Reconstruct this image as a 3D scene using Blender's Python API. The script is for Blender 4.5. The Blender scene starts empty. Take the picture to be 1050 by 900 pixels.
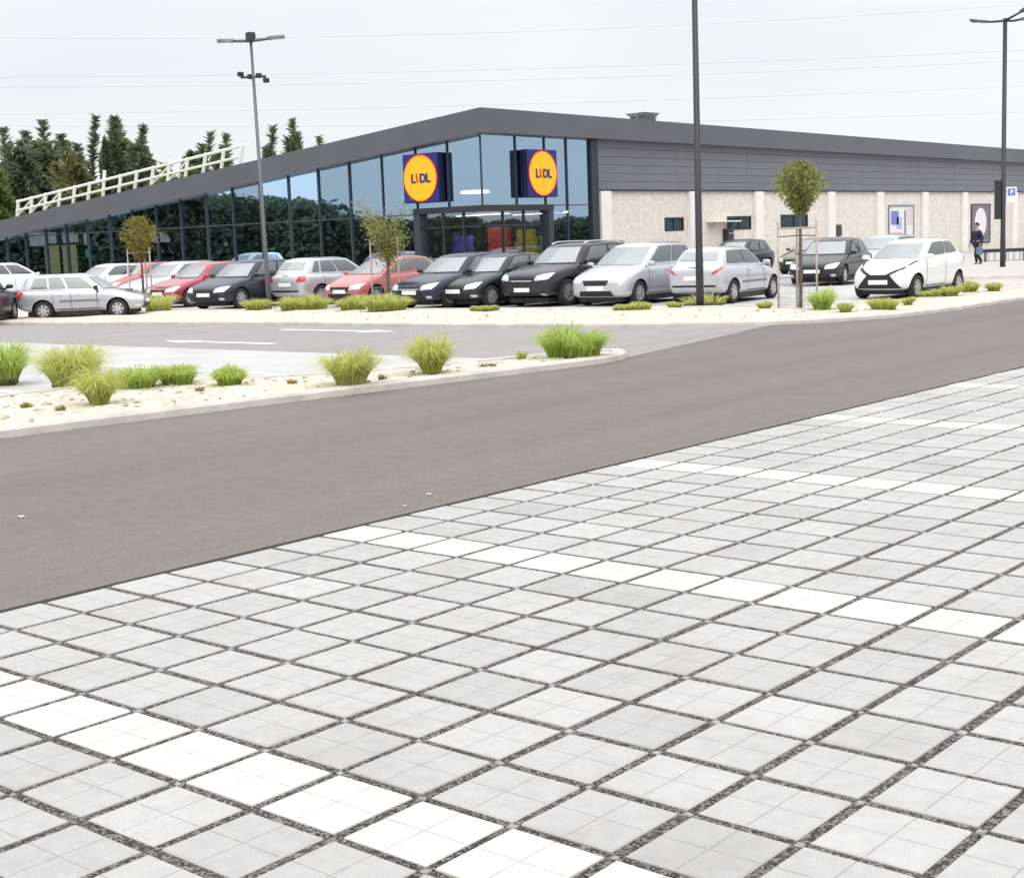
import bpy, bmesh, math, random
import numpy as np
from mathutils import Vector, Matrix
from mathutils.bvhtree import BVHTree
random.seed(7); RNG = np.random.default_rng(11)
scene = bpy.context.scene
COL = scene.collection
R = math.radians

# ------------------------------------------------------------------ camera model of the photograph
# world axes: +y runs along the road and the store's long wall, +x points to the right of it
F_PX = 1473.0; CAM_H = 1.8; ROLL = R(2.1); PITCH = math.atan(204*math.cos(ROLL)/F_PX); YAW = R(40.5)
_c, _s, _cp, _sp, _ca, _sa = math.cos(ROLL), math.sin(ROLL), math.cos(PITCH), math.sin(PITCH), math.cos(YAW), math.sin(YAW)
def to_world(v): return Vector((v[0]*_ca - v[1]*_sa, v[0]*_sa + v[1]*_ca, v[2]))
RIGHT, UP0, FWD = Vector((1, 0, 0)), Vector((0, _sp, _cp)), Vector((0, _cp, -_sp))
CR = to_world(RIGHT*_c - UP0*_s); CU = to_world(RIGHT*_s + UP0*_c); CF = to_world(FWD)
CAM = Vector((0, 0, CAM_H))
def ray(px, py): return CF + CR*((px-525)/F_PX) + CU*(-(py-450)/F_PX)
def ground(px, py, z=0.0):
    r = ray(px, py); t = (z-CAM_H)/r.z; p = CAM + r*t; return p.x, p.y
def hit(px, py, ax, val):
    r = ray(px, py); t = (val-CAM[ax])/r[ax]; return CAM + r*t
def at_depth(px, py, d): return CAM + ray(px, py)*d
def project(p):
    q = Vector(p)-CAM; d = q.dot(CF); return 525+F_PX*q.dot(CR)/d, 450-F_PX*q.dot(CU)/d

cam_d = bpy.data.cameras.new('camera'); cam = bpy.data.objects.new('camera', cam_d); COL.objects.link(cam)
M = Matrix.Identity(4)
for i in range(3): M[i][0] = CR[i]; M[i][1] = CU[i]; M[i][2] = -CF[i]; M[i][3] = CAM[i]
cam.matrix_world = M
cam_d.sensor_width = 36; cam_d.lens = F_PX/1050*36; cam_d.clip_end = 5000; cam_d.clip_start = 0.1
scene.camera = cam

# ------------------------------------------------------------------ materials
def mat(name, col, rough=0.6, metal=0.0, var=0.0, scale=5.0, bump=0.0, bscale=60.0, spec=0.5, coat=0.0, ior=None, detail=4, col2=None, emit=None):
    m = bpy.data.materials.new(name); m.use_nodes = True; nt = m.node_tree; b = nt.nodes['Principled BSDF']
    b.inputs['Base Color'].default_value = (*col, 1); b.inputs['Roughness'].default_value = rough
    b.inputs['Metallic'].default_value = metal; b.inputs['Specular IOR Level'].default_value = spec
    if coat: b.inputs['Coat Weight'].default_value = coat; b.inputs['Coat Roughness'].default_value = 0.05
    if ior: b.inputs['IOR'].default_value = ior
    if emit: b.inputs['Emission Color'].default_value = (*emit[0], 1); b.inputs['Emission Strength'].default_value = emit[1]
    if var or bump or col2: tc = nt.nodes.new('ShaderNodeTexCoord')
    if var or col2:
        n = nt.nodes.new('ShaderNodeTexNoise'); n.inputs['Scale'].default_value = scale; n.inputs['Detail'].default_value = detail
        nt.links.new(tc.outputs['Object'], n.inputs['Vector'])
        r = nt.nodes.new('ShaderNodeValToRGB'); r.color_ramp.elements[0].position = 0.3; r.color_ramp.elements[1].position = 0.7
        c2 = col2 or col
        r.color_ramp.elements[0].color = (*[c*(1-var) for c in col], 1); r.color_ramp.elements[1].color = (*[min(1, c*(1+var)) for c in c2], 1)
        nt.links.new(n.outputs['Fac'], r.inputs['Fac']); nt.links.new(r.outputs['Color'], b.inputs['Base Color'])
    if bump:
        n2 = nt.nodes.new('ShaderNodeTexNoise'); n2.inputs['Scale'].default_value = bscale; n2.inputs['Detail'].default_value = 3
        nt.links.new(tc.outputs['Object'], n2.inputs['Vector'])
        bp = nt.nodes.new('ShaderNodeBump'); bp.inputs['Strength'].default_value = bump; bp.inputs['Distance'].default_value = 0.02
        nt.links.new(n2.outputs['Fac'], bp.inputs['Height']); nt.links.new(bp.outputs['Normal'], b.inputs['Normal'])
    return m

def nodes_of(m): return m.node_tree, m.node_tree.nodes, m.node_tree.links, m.node_tree.nodes['Principled BSDF']
def add_noise(nt, vec, scale, detail=4, rough=0.55):
    n = nt.nodes.new('ShaderNodeTexNoise'); n.inputs['Scale'].default_value = scale; n.inputs['Detail'].default_value = detail
    n.inputs['Roughness'].default_value = rough; nt.links.new(vec, n.inputs['Vector']); return n.outputs['Fac']
def ramp(nt, fac, stops):
    r = nt.nodes.new('ShaderNodeValToRGB'); e = r.color_ramp.elements
    while len(e) < len(stops): e.new(0.5)
    for k, (p, c) in enumerate(stops): e[k].position = p; e[k].color = (*c, 1) if len(c) == 3 else c
    nt.links.new(fac, r.inputs['Fac']); return r.outputs['Color']
def mixc(nt, fac, a, b, mode='MIX'):
    x = nt.nodes.new('ShaderNodeMix'); x.data_type = 'RGBA'; x.blend_type = mode
    if isinstance(fac, float): x.inputs[0].default_value = fac
    else: nt.links.new(fac, x.inputs[0])
    for k, v in ((6, a), (7, b)):
        if isinstance(v, tuple): x.inputs[k].default_value = (*v, 1)
        else: nt.links.new(v, x.inputs[k])
    return x.outputs[2]
def add_bump(nt, h, strength, dist=0.01):
    b = nt.nodes.new('ShaderNodeBump'); b.inputs['Strength'].default_value = strength; b.inputs['Distance'].default_value = dist
    nt.links.new(h, b.inputs['Height']); nt.links.new(b.outputs['Normal'], nt.nodes['Principled BSDF'].inputs['Normal'])

def asphalt_mat(name, lo, hi, speck=0.10):
    m = mat(name, lo, rough=0.8, spec=0.35); nt, n, l, b = nodes_of(m)
    tc = n.new('ShaderNodeTexCoord').outputs['Object']
    big = add_noise(nt, tc, 0.35, 5); fine = add_noise(nt, tc, 55, 3); mid = add_noise(nt, tc, 6, 4)
    base = ramp(nt, big, [(0.3, lo), (0.7, hi)])
    base = mixc(nt, 0.35, base, ramp(nt, mid, [(0.35, tuple(c*0.8 for c in lo)), (0.65, tuple(c*1.15 for c in hi))]))
    base = mixc(nt, 0.45, base, ramp(nt, fine, [(0.3, tuple(c*0.62 for c in lo)), (0.55, hi), (0.75, tuple(c*1.5 for c in hi))]))
    # tyre-polished bands and long stains that run along the road
    mp = n.new('ShaderNodeMapping'); mp.inputs['Scale'].default_value = (1.2, 0.05, 1); l.new(tc, mp.inputs['Vector'])
    st = add_noise(nt, mp.outputs['Vector'], 1.0, 4)
    base = mixc(nt, 0.4, base, mixc(nt, 1.0, base, ramp(nt, st, [(0.35, (0.80,)*3), (0.65, (1.14,)*3)]), 'MULTIPLY'))
    # a few small dark oil spots
    vo = n.new('ShaderNodeTexVoronoi'); vo.inputs['Scale'].default_value = 0.55; l.new(tc, vo.inputs['Vector'])
    base = mixc(nt, 0.55, base, mixc(nt, 1.0, base, ramp(nt, vo.outputs['Distance'], [(0.03, (0.72,)*3), (0.16, (1.0,)*3)]), 'MULTIPLY'))
    l.new(base, b.inputs['Base Color']); add_bump(nt, fine, 0.5, 0.008)
    return m

# ------------------------------------------------------------------ mesh helpers
class MB:
    def __init__(s): s.v = []; s.f = []; s.m = []
    def add(s, vs, fs, mi=0):
        o = len(s.v); s.v += [tuple(p) for p in vs]; s.f += [tuple(o+i for i in f) for f in fs]; s.m += [mi]*len(fs); return s
    def box(s, x0, x1, y0, y1, z0, z1, mi=0):
        return s.add([(x0,y0,z0),(x1,y0,z0),(x1,y1,z0),(x0,y1,z0),(x0,y0,z1),(x1,y0,z1),(x1,y1,z1),(x0,y1,z1)],
                     [(0,3,2,1),(4,5,6,7),(0,1,5,4),(1,2,6,5),(2,3,7,6),(3,0,4,7)], mi)
    def bevbox(s, x0, x1, y0, y1, z0, z1, b=0.01, mi=0):
        bm = bmesh.new(); bmesh.ops.create_cube(bm, size=1)
        for v in bm.verts: v.co = ((x0+x1)/2+v.co.x*(x1-x0), (y0+y1)/2+v.co.y*(y1-y0), (z0+z1)/2+v.co.z*(z1-z0))
        bmesh.ops.bevel(bm, geom=bm.edges[:], offset=b, segments=2, affect='EDGES', profile=0.5)
        bm.verts.index_update(); s.add([v.co[:] for v in bm.verts], [[v.index for v in f.verts] for f in bm.faces], mi); bm.free(); return s
    def tube(s, pts, rad, n=8, mi=0, caps=True):
        pts = [Vector(p) for p in pts]; rad = rad if isinstance(rad, (list, tuple)) else [rad]*len(pts)
        vs = []; fs = []
        for i, p in enumerate(pts):
            d = (pts[min(i+1, len(pts)-1)]-pts[max(i-1, 0)]).normalized()
            a = d.orthogonal().normalized() if abs(d.z) < 0.95 else Vector((1, 0, 0))
            a = (a-d*a.dot(d)).normalized(); b = d.cross(a)
            for k in range(n):
                t = 2*math.pi*k/n; vs.append(p+(a*math.cos(t)+b*math.sin(t))*rad[i])
        for i in range(len(pts)-1):
            for k in range(n): fs.append((i*n+k, i*n+(k+1) % n, (i+1)*n+(k+1) % n, (i+1)*n+k))
        if caps: fs.append(tuple(range(n))[::-1]); fs.append(tuple((len(pts)-1)*n+k for k in range(n)))
        return s.add(vs, fs, mi)
    def lathe(s, prof, axis='y', n=24, mi=0, c=(0, 0, 0)):   # prof: (along axis, radius)
        vs = []; fs = []
        for (h, r) in prof:
            for k in range(n):
                t = 2*math.pi*k/n; a, b2 = r*math.cos(t), r*math.sin(t)
                p = {'y': (a, h, b2), 'z': (a, b2, h), 'x': (h, a, b2)}[axis]
                vs.append((p[0]+c[0], p[1]+c[1], p[2]+c[2]))
        for i in range(len(prof)-1):
            for k in range(n): fs.append((i*n+k, i*n+(k+1) % n, (i+1)*n+(k+1) % n, (i+1)*n+k))
        return s.add(vs, fs, mi)
    def prism(s, poly, z0, z1, mi=0):
        n = len(poly); vs = [(p[0], p[1], z0) for p in poly]+[(p[0], p[1], z1) for p in poly]
        return s.add(vs, [tuple(range(n))[::-1], tuple(range(n, 2*n))]+[(i, (i+1) % n, n+(i+1) % n, n+i) for i in range(n)], mi)
    def build(s, name, mats, parent=None, smooth=False, fixn=True):
        me = bpy.data.meshes.new(name); me.from_pydata(s.v, [], s.f); me.update()
        for m in (mats if isinstance(mats, (list, tuple)) else [mats]): me.materials.append(m)
        if any(s.m): me.polygons.foreach_set('material_index', s.m)
        if fixn:
            bm = bmesh.new(); bm.from_mesh(me); bmesh.ops.recalc_face_normals(bm, faces=bm.faces[:]); bm.to_mesh(me); bm.free()
        if smooth: me.polygons.foreach_set('use_smooth', [True]*len(me.polygons))
        o = bpy.data.objects.new(name, me); COL.objects.link(o)
        if parent: o.parent = parent
        return o
def tag(o, label=None, cat=None, group=None, kind=None):
    if label: o['label'] = label
    if cat: o['category'] = cat
    if group: o['group'] = group
    if kind: o['kind'] = kind
    return o
def thing(name, label, cat, loc=(0, 0, 0), rz=0, group=None):
    o = bpy.data.objects.new(name, None); COL.objects.link(o); o.location = loc; o.rotation_euler = (0, 0, rz); o.empty_display_size = 0.2
    return tag(o, label, cat, group)
def copy_tree(o, parent=None):
    c = o.copy(); COL.objects.link(c); c.parent = parent
    for ch in [x for x in o.children]: copy_tree(ch, c)
    return c
def sheet(name, poly, z, m, kind='structure'):
    me = bpy.data.meshes.new(name); me.from_pydata([(p[0], p[1], z) for p in poly], [], [tuple(range(len(poly)))])
    bm = bmesh.new(); bm.from_mesh(me); bmesh.ops.triangulate(bm, faces=bm.faces[:]); bmesh.ops.recalc_face_normals(bm, faces=bm.faces[:])
    if sum(f.normal.z for f in bm.faces) < 0: bmesh.ops.reverse_faces(bm, faces=bm.faces[:])
    bm.to_mesh(me); bm.free(); me.materials.append(m)
    o = bpy.data.objects.new(name, me); COL.objects.link(o); return tag(o, kind=kind)
# ------------------------------------------------------------------ light and sky: a bright overcast day
w = bpy.data.worlds.new('World'); scene.world = w; w.use_nodes = True; nt = w.node_tree
bg = nt.nodes['Background']; sk = nt.nodes.new('ShaderNodeTexSky'); sk.sky_type = 'NISHITA'; sk.sun_disc = False
SUN_EL, SUN_AZ = R(52), R(132)
sk.sun_elevation = SUN_EL; sk.sun_rotation = SUN_AZ; sk.air_density = 1.0; sk.dust_density = 2.0
tcw = nt.nodes.new('ShaderNodeTexCoord')
mpw = nt.nodes.new('ShaderNodeMapping'); mpw.inputs['Scale'].default_value = (1, 1, 3.2); nt.links.new(tcw.outputs['Generated'], mpw.inputs['Vector'])
cl = add_noise(nt, mpw.outputs['Vector'], 2.2, 5, 0.5)
cloud = ramp(nt, cl, [(0.3, (7.9, 8.2, 8.5)), (0.7, (9.2, 9.3, 9.4))])
sky = mixc(nt, 0.93, sk.outputs['Color'], cloud)
# an overcast sky is two to three times brighter overhead than near the horizon
sz = nt.nodes.new('ShaderNodeSeparateXYZ'); nt.links.new(tcw.outputs['Generated'], sz.inputs[0])
mr = nt.nodes.new('ShaderNodeMapRange'); mr.interpolation_type = 'SMOOTHSTEP'; mr.inputs['From Min'].default_value = 0.16; mr.inputs['From Max'].default_value = 0.95
mr.inputs['To Min'].default_value = 1.0; mr.inputs['To Max'].default_value = 2.0; nt.links.new(sz.outputs[2], mr.inputs['Value'])
cv = nt.nodes.new('ShaderNodeCombineXYZ'); [nt.links.new(mr.outputs[0], cv.inputs[k]) for k in range(3)]
sky = mixc(nt, 1.0, sky, cv.outputs[0], 'MULTIPLY')
nt.links.new(sky, bg.inputs['Color']); bg.inputs['Strength'].default_value = 0.0785
sl = bpy.data.lights.new('sun', 'SUN'); sl.energy = 1.2; sl.angle = R(65); sl.color = (1, 0.965, 0.92)
so = bpy.data.objects.new('sun', sl); COL.objects.link(so)
sd = Vector((math.sin(SUN_AZ)*math.cos(SUN_EL), math.cos(SUN_AZ)*math.cos(SUN_EL), math.sin(SUN_EL)))
so.rotation_euler = sd.to_track_quat('Z', 'Y').to_euler()
vs = scene.view_settings; vs.view_transform = 'Standard'; vs.look = 'None'; vs.gamma = 1; vs.exposure = 0.50; vs.use_curve_mapping = False

# ------------------------------------------------------------------ ground sheets
m_ground = mat('pale_ground', (0.34, 0.32, 0.30), 0.9, var=0.12, scale=0.3, bump=0.2, bscale=20)
m_road = asphalt_mat('asphalt', (0.150, 0.134, 0.122), (0.183, 0.165, 0.151))
m_lane = asphalt_mat('lane_asphalt', (0.275, 0.255, 0.250), (0.325, 0.303, 0.298))
m_bay = mat('bay_paving', (0.47, 0.465, 0.455), 0.85, var=0.09, scale=0.9)
m_pave = mat('pavement_concrete', (0.47, 0.45, 0.43), 0.85, var=0.08, scale=0.6)
m_kerb = mat('kerb_concrete', (0.56, 0.51, 0.47), 0.85, var=0.15, scale=3, bump=0.3, bscale=40)
m_line = mat('road_paint', (0.72, 0.72, 0.71), 0.7, var=0.12, scale=7)
def gravel_mat(name, cols, sc):
    m = mat(name, cols[0], 0.95, spec=0.2); nt, n, l, b = nodes_of(m); tc = n.new('ShaderNodeTexCoord').outputs['Object']
    v = n.new('ShaderNodeTexVoronoi'); v.inputs['Scale'].default_value = sc; l.new(tc, v.inputs['Vector'])
    sp = n.new('ShaderNodeSeparateColor'); l.new(v.outputs['Color'], sp.inputs['Color'])
    c = ramp(nt, sp.outputs['Red'], [(0.0, cols[0]), (0.5, cols[1]), (1.0, cols[2])])
    big = add_noise(nt, tc, 1.3, 5)
    c = mixc(nt, 0.55, c, mixc(nt, 1.0, c, ramp(nt, big, [(0.35, (0.86, 0.82, 0.75)), (0.62, (1.08, 1.07, 1.05))]), 'MULTIPLY'))
    l.new(c, b.inputs['Base Color']); add_bump(nt, v.outputs['Distance'], 0.7, 0.015); return m
m_bed = gravel_mat('bed_gravel', [(0.50, 0.45, 0.38), (0.60, 0.55, 0.48), (0.68, 0.64, 0.58)], 30)

sheet('ground', [(-900, -900), (900, -900), (900, 900), (-900, 900)], -0.02, m_ground)
EDGE = -6.687                                           # where the asphalt meets the pavers
sheet('road', [(EDGE, -40), (EDGE, 200), (-17.5, 200), (-17.5, -40)], -0.004, m_road)
TIP = (-12.6, 17.4)
sheet('parking_lane', [(-12.55, 17.4), (-13.55, 22.0), (-14.4, 25.5), (-30, 25.5), (-70, 25.5), (-70, 16.0), (-45, 16.4), (-15, 16.4)], 0.0, m_lane)
sheet('far_parking_paving', [(-14.5, 25.3), (-14.5, 41.5), (-90, 41.5), (-90, 25.3)], 0.0, m_bay)
sheet('near_parking_paving', [(-60, -10), (-60, 16.6), (-14.2, 16.6), (-13.9, 12.5), (-14.6, -10)], 0.004, m_bay)
sheet('store_pavement', [(-13.2, 35.5), (-13.2, 140), (-37.0, 140), (-37.0, 49.8), (-30, 49.8), (-20.5, 47)], 0.004, m_pave)
# the bay stripes of the near parking, laid as whole light rows
for u in (13.4, 10.28, 7.16, 4.04):
    sheet('bay_stripe', [(-14.9-0.28*(16.6-u), u), (-14.9-0.28*(16.6-u), u+0.22), (-21, u+0.22), (-21, u)], 0.008, m_line)
def arrow(y, x0, x1, head):
    a, b = (x0, x1) if head > 0 else (x1, x0); s = 1 if b > a else -1
    sheet('lane_arrow', [(a, y-0.12), (b-s*1.0, y-0.1), (b-s*1.0, y-0.34), (b, y), (b-s*1.0, y+0.34), (b-s*1.0, y+0.1), (a, y+0.12)], 0.004, m_line)
arrow(17.95, -24.7, -21.2, -1); arrow(21.2, -24.8, -21.1, 1)

# ------------------------------------------------------------------ planting beds with kerbs
def smooth_poly(pts, it=2):
    for _ in range(it):
        q = []
        for i in range(len(pts)):
            a, b = pts[i], pts[(i+1) % len(pts)]
            q += [(a[0]*.75+b[0]*.25, a[1]*.75+b[1]*.25), (a[0]*.25+b[0]*.75, a[1]*.25+b[1]*.75)]
        pts = q
    return pts
def inset(pts, d):
    n = len(pts); ar = sum(pts[i][0]*pts[(i+1) % n][1]-pts[(i+1) % n][0]*pts[i][1] for i in range(n)); sg = 1 if ar > 0 else -1
    out = []
    for i in range(n):
        a, b, c = Vector(pts[i-1]), Vector(pts[i]), Vector(pts[(i+1) % n])
        e1 = (b-a).normalized(); e2 = (c-b).normalized(); n1 = Vector((-e1.y, e1.x)); n2 = Vector((-e2.y, e2.x)); m = (n1+n2)
        m = m.normalized() if m.length > 1e-6 else n1
        out.append(tuple(b+m*sg*d/max(0.5, m.dot(n1))))
    return out
def bed(name, kname, poly, kw=0.2, hk=0.10, hb=0.07):
    poly = smooth_poly(poly); n = len(poly); inn = inset(poly, kw); ch = inset(poly, 0.03)
    k = MB(); vs = [(p[0], p[1], -0.02) for p in poly]+[(p[0], p[1], hk-0.03) for p in poly]+[(p[0], p[1], hk) for p in ch]+[(p[0], p[1], hk) for p in inn]+[(p[0], p[1], hb-0.05) for p in inn]
    k.add(vs, [(r*n+i, r*n+(i+1) % n, (r+1)*n+(i+1) % n, (r+1)*n+i) for r in range(4) for i in range(n)])
    tag(k.build(kname, m_kerb), kind='structure')
    inn2 = inset(poly, kw-0.02)
    me = bpy.data.meshes.new(name); bm = bmesh.new(); f = bm.faces.new([bm.verts.new((p[0], p[1], hb)) for p in inn2])
    if f.normal.z < 0: f.normal_flip()
    xs = [p[0] for p in inn2]; ys = [p[1] for p in inn2]
    for ax, lo, hi, nn in ((0, min(xs), max(xs), 60), (1, min(ys), max(ys), 60)):
        for i in range(1, nn):
            c = lo+(hi-lo)*i/nn; co = [0, 0, 0]; no = [0, 0, 0]; co[ax] = c; no[ax] = 1
            bmesh.ops.bisect_plane(bm, geom=bm.verts[:]+bm.edges[:]+bm.faces[:], plane_co=co, plane_no=no)
    for v in bm.verts:
        if not v.is_boundary: v.co.z += random.uniform(-0.012, 0.035)
    bmesh.ops.triangulate(bm, faces=bm.faces[:]); bmesh.ops.recalc_face_normals(bm, faces=bm.faces[:])
    if sum(f.normal.z for f in bm.faces) < 0: bmesh.ops.reverse_faces(bm, faces=bm.faces[:])
    for f in bm.faces: f.smooth = True
    bm.to_mesh(me); bm.free(); me.materials.append(m_bed)
    o = bpy.data.objects.new(name, me); COL.objects.link(o); tag(o, kind='structure'); return inn
island = [(-13.6, -2), (-13.45, 5), (-13.3, 8), (-13.08, 10), (-12.85, 12), (-12.6, 14), (-12.42, 15.6), (-12.3, 16.7), (-12.6, 17.6), (-13.2, 17.85), (-13.7, 16.7), (-14.0, 15), (-14.7, 13.2), (-15.8, 12.2), (-16.9, 10.8), (-16.6, 8.6), (-16.4, 4), (-16.4, -2)]
inn_island = bed('island_bed', 'island_kerb', island)
row = [(-60, 20.8), (-36, 20.9), (-30.8, 21.9), (-26, 22.5), (-22.6, 22.5), (-19.9, 22.6), (-17.6, 23.0), (-15.65, 23.5), (-14.2, 24.2), (-13.3, 25.2), (-12.75, 26.4), (-12.5, 27.8), (-12.45, 30.2), (-12.6, 34.1), (-12.6, 60), (-14.4, 60), (-14.6, 36), (-15.0, 31), (-16.2, 30), (-18, 29.4), (-20.4, 28.3), (-27, 27.7), (-37, 26.6), (-60, 26)]
bed('row_bed', 'row_kerb', row, kw=0.35, hk=0.09, hb=0.07)
# raised footway with its kerb round the right lamp post
fw = [ground(935, 288), ground(1000, 287), ground(1090, 284.5), ground(1090, 273), ground(975, 274.5)]
k = MB(); fi = inset(fw, 0.16); n_ = len(fw)
k.add([(p[0], p[1], -0.01) for p in fw]+[(p[0], p[1], 0.11) for p in fw]+[(p[0], p[1], 0.125) for p in inset(fw, .02)]+[(p[0], p[1], 0.125) for p in fi]+[(p[0], p[1], 0.1) for p in fi], [(r*n_+i, r*n_+(i+1) % n_, (r+1)*n_+(i+1) % n_, (r+1)*n_+i) for r in range(4) for i in range(n_)])
tag(k.build('footway_kerb', m_kerb), kind='structure'); sheet('footway', fi, 0.121, m_pave)
# stones lying on the gravel
m_stone = mat('bed_stone', (0.42, 0.36, 0.29), 0.9, var=0.3, scale=4)
st = MB()
for k in range(900):
    u = random.uniform(1, 17.4); v = random.uniform(-16.4, -12.4)
    if k > 780: v = random.uniform(-30, -13); u = random.uniform(23, 28)
    def inside(p, poly):
        c = False
        for i in range(len(poly)):
            a, b = poly[i], poly[i-1]
            if (a[1] > p[1]) != (b[1] > p[1]) and p[0] < (b[0]-a[0])*(p[1]-a[1])/(b[1]-a[1])+a[0]: c = not c
        return c
    if not (inside((v, u), inset(island, 0.35)) or inside((v, u), inset(row, 0.6))): continue
    r = random.uniform(0.012, 0.04)*(1.6 if random.random() < 0.06 else 1)
    bm = bmesh.new(); bmesh.ops.create_icosphere(bm, subdivisions=1, radius=r)
    sx, sy, sz = random.uniform(.7, 1.4), random.uniform(.7, 1.4), random.uniform(.5, .9)
    bm.verts.index_update(); st.add([(v+p.co.x*sx*random.uniform(.85, 1.15), u+p.co.y*sy, 0.085+p.co.z*sz) for p in bm.verts], [[p.index for p in f.verts] for f in bm.faces]); bm.free()
tag(st.build('bed_stones', m_stone, smooth=True), kind='stuff', label='pale pebbles scattered over the gravel of the planting beds')

# ------------------------------------------------------------------ the paved parking in the foreground: one block per paver
PITCH_P = 0.39; GAP = 0.042; U0 = 3.2-0.39*14; NU = 190; NV = 40
m_joint = gravel_mat('joint_grit', [(0.030, 0.027, 0.026), (0.100, 0.091, 0.085), (0.31, 0.295, 0.285)], 110)
sheet('paver_bedding', [(EDGE, -30), (40, -30), (40, 200), (EDGE, 200)], 0.001, m_joint)
mp_ = mat('paver', (0.4, 0.4, 0.4), 0.82, spec=0.35); nt, n, l, b = nodes_of(mp_)
at = n.new('ShaderNodeAttribute'); at.attribute_name = 'tone'; uvn = n.new('ShaderNodeUVMap'); tcp = n.new('ShaderNodeTexCoord').outputs['Object']
sx = n.new('ShaderNodeSeparateXYZ'); l.new(uvn.outputs['UV'], sx.inputs[0])
def math_n(op, a, b2=None):
    q = n.new('ShaderNodeMath'); q.operation = op
    for k, x in ((0, a), (1, b2)):
        if x is None: continue
        if isinstance(x, (int, float)): q.inputs[k].default_value = x
        else: l.new(x, q.inputs[k])
    return q.outputs[0]
dx = math_n('ABSOLUTE', math_n('SUBTRACT', sx.outputs[0], 0.5)); dy = math_n('ABSOLUTE', math_n('SUBTRACT', sx.outputs[1], 0.5))
dmin = math_n('MINIMUM', dx, dy)
wob = math_n('MULTIPLY', add_noise(nt, tcp, 22, 2), 0.012)
groove = n.new('ShaderNodeMapRange'); groove.inputs['From Min'].default_value = 0.004; groove.inputs['From Max'].default_value = 0.012
l.new(math_n('ADD', dmin, math_n('SUBTRACT', wob, 0.006)), groove.inputs['Value'])
stain = add_noise(nt, tcp, 1.7, 6, 0.65); grit = add_noise(nt, tcp, 190, 2); mid = add_noise(nt, tcp, 14, 4)
colp = mixc(nt, 1.0, at.outputs['Color'], ramp(nt, stain, [(0.28, (0.89, 0.885, 0.875)), (0.5, (1, 1, 1)), (0.75, (1.04, 1.04, 1.04))]), 'MULTIPLY')
colp = mixc(nt, 0.5, colp, mixc(nt, 1.0, colp, ramp(nt, mid, [(0.3, (0.86, 0.86, 0.87)), (0.7, (1.08, 1.08, 1.07))]), 'MULTIPLY'))
colp = mixc(nt, 0.55, colp, mixc(nt, 1.0, colp, ramp(nt, grit, [(0.3, (0.80, 0.80, 0.80)), (0.7, (1.14, 1.14, 1.14))]), 'MULTIPLY'))
colp = mixc(nt, groove.outputs[0], mixc(nt, 0.5, colp, (0.22, 0.205, 0.19)), colp)
l.new(colp, b.inputs['Base Color'])
hgt = math_n('ADD', math_n('MULTIPLY', groove.outputs[0], 0.7), math_n('MULTIPLY', grit, 0.3)); add_bump(nt, hgt, 0.5, 0.006)
V = []; Fc = []; tone = []; uvs = []
for i in range(NU):
    white = (i-13) % 8 == 0
    for j in range(NV):
        x0 = EDGE+j*PITCH_P+GAP/2; y0 = U0+i*PITCH_P+GAP/2; s = PITCH_P-GAP
        jx, jy = random.gauss(0, .0018), random.gauss(0, .0018); z = 0.010+random.gauss(0, .0012); tz = [z+random.gauss(0, .0010) for _ in range(4)]
        x0 += jx; y0 += jy; c = 0.007; o = len(V)
        a = [(x0, y0), (x0+s, y0), (x0+s, y0+s), (x0, y0+s)]; bq = [(x0+c, y0+c), (x0+s-c, y0+c), (x0+s-c, y0+s-c), (x0+c, y0+s-c)]
        V += [(p[0], p[1], -0.03) for p in a]+[(p[0], p[1], z-c*0.7) for p in a]+[(p[0], p[1], tz[k]) for k, p in enumerate(bq)]
        Fc += [(o+8, o+9, o+10, o+11)]+[(o+k, o+(k+1) % 4, o+4+(k+1) % 4, o+4+k) for k in range(4)]+[(o+4+k, o+4+(k+1) % 4, o+8+(k+1) % 4, o+8+k) for k in range(4)]
        g = random.gauss(1, 0.035)*random.gauss(1, 0.015)
        t = (0.60*min(g, 1.03), 0.585*min(g, 1.03), 0.545*min(g, 1.03)) if white else (0.435*g, 0.425*g, 0.416*g)
        if not white and random.random() < 0.12: g2 = random.uniform(0.93, 1.05); t = tuple(x*g2 for x in t)
        tone += [t]*9; uvs += [[(0.02, 0.02), (0.98, 0.02), (0.98, 0.98), (0.02, 0.98)]]+[[(0.02, 0.2)]*4]*8
me = bpy.data.meshes.new('paving'); me.from_pydata(V, [], Fc); me.update(); me.materials.append(mp_)
ca = me.attributes.new('tone', 'FLOAT_COLOR', 'FACE'); ca.data.foreach_set('color', np.array([(*t, 1) for t in tone], dtype=np.float32).ravel())
uvl = me.uv_layers.new(name='UVMap'); uvl.data.foreach_set('uv', np.array([q for u4 in uvs for q in u4], dtype=np.float32).ravel())
o = bpy.data.objects.new('paving', me); COL.objects.link(o); tag(o, kind='structure')
# pale grit tiles at the crossings of the joints
V = []; Fc = []
for i in range(NU):
    for j in range(1, NV):
        x = EDGE+j*PITCH_P; y = U0+i*PITCH_P; h = 0.016+random.uniform(-.004, .006)
        if random.random() < 0.25: continue
        o = len(V); q = [(x-h, y-h), (x+h, y-h), (x+h, y+h), (x-h, y+h)]; cq = [(x+(p[0]-x)*.6, y+(p[1]-y)*.6) for p in q]
        V += [(p[0], p[1], -0.01) for p in q]+[(p[0], p[1], 0.006+random.uniform(-.003, .002)) for p in cq]
        Fc += [(o+4, o+5, o+6, o+7)]+[(o+k, o+(k+1) % 4, o+4+(k+1) % 4, o+4+k) for k in range(4)]
m_nub = mat('joint_crossing', (0.30, 0.29, 0.30), 0.9, var=0.25, scale=60)
me = bpy.data.meshes.new('paver_crossings'); me.from_pydata(V, [], Fc); me.update(); me.materials.append(m_nub)
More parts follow.
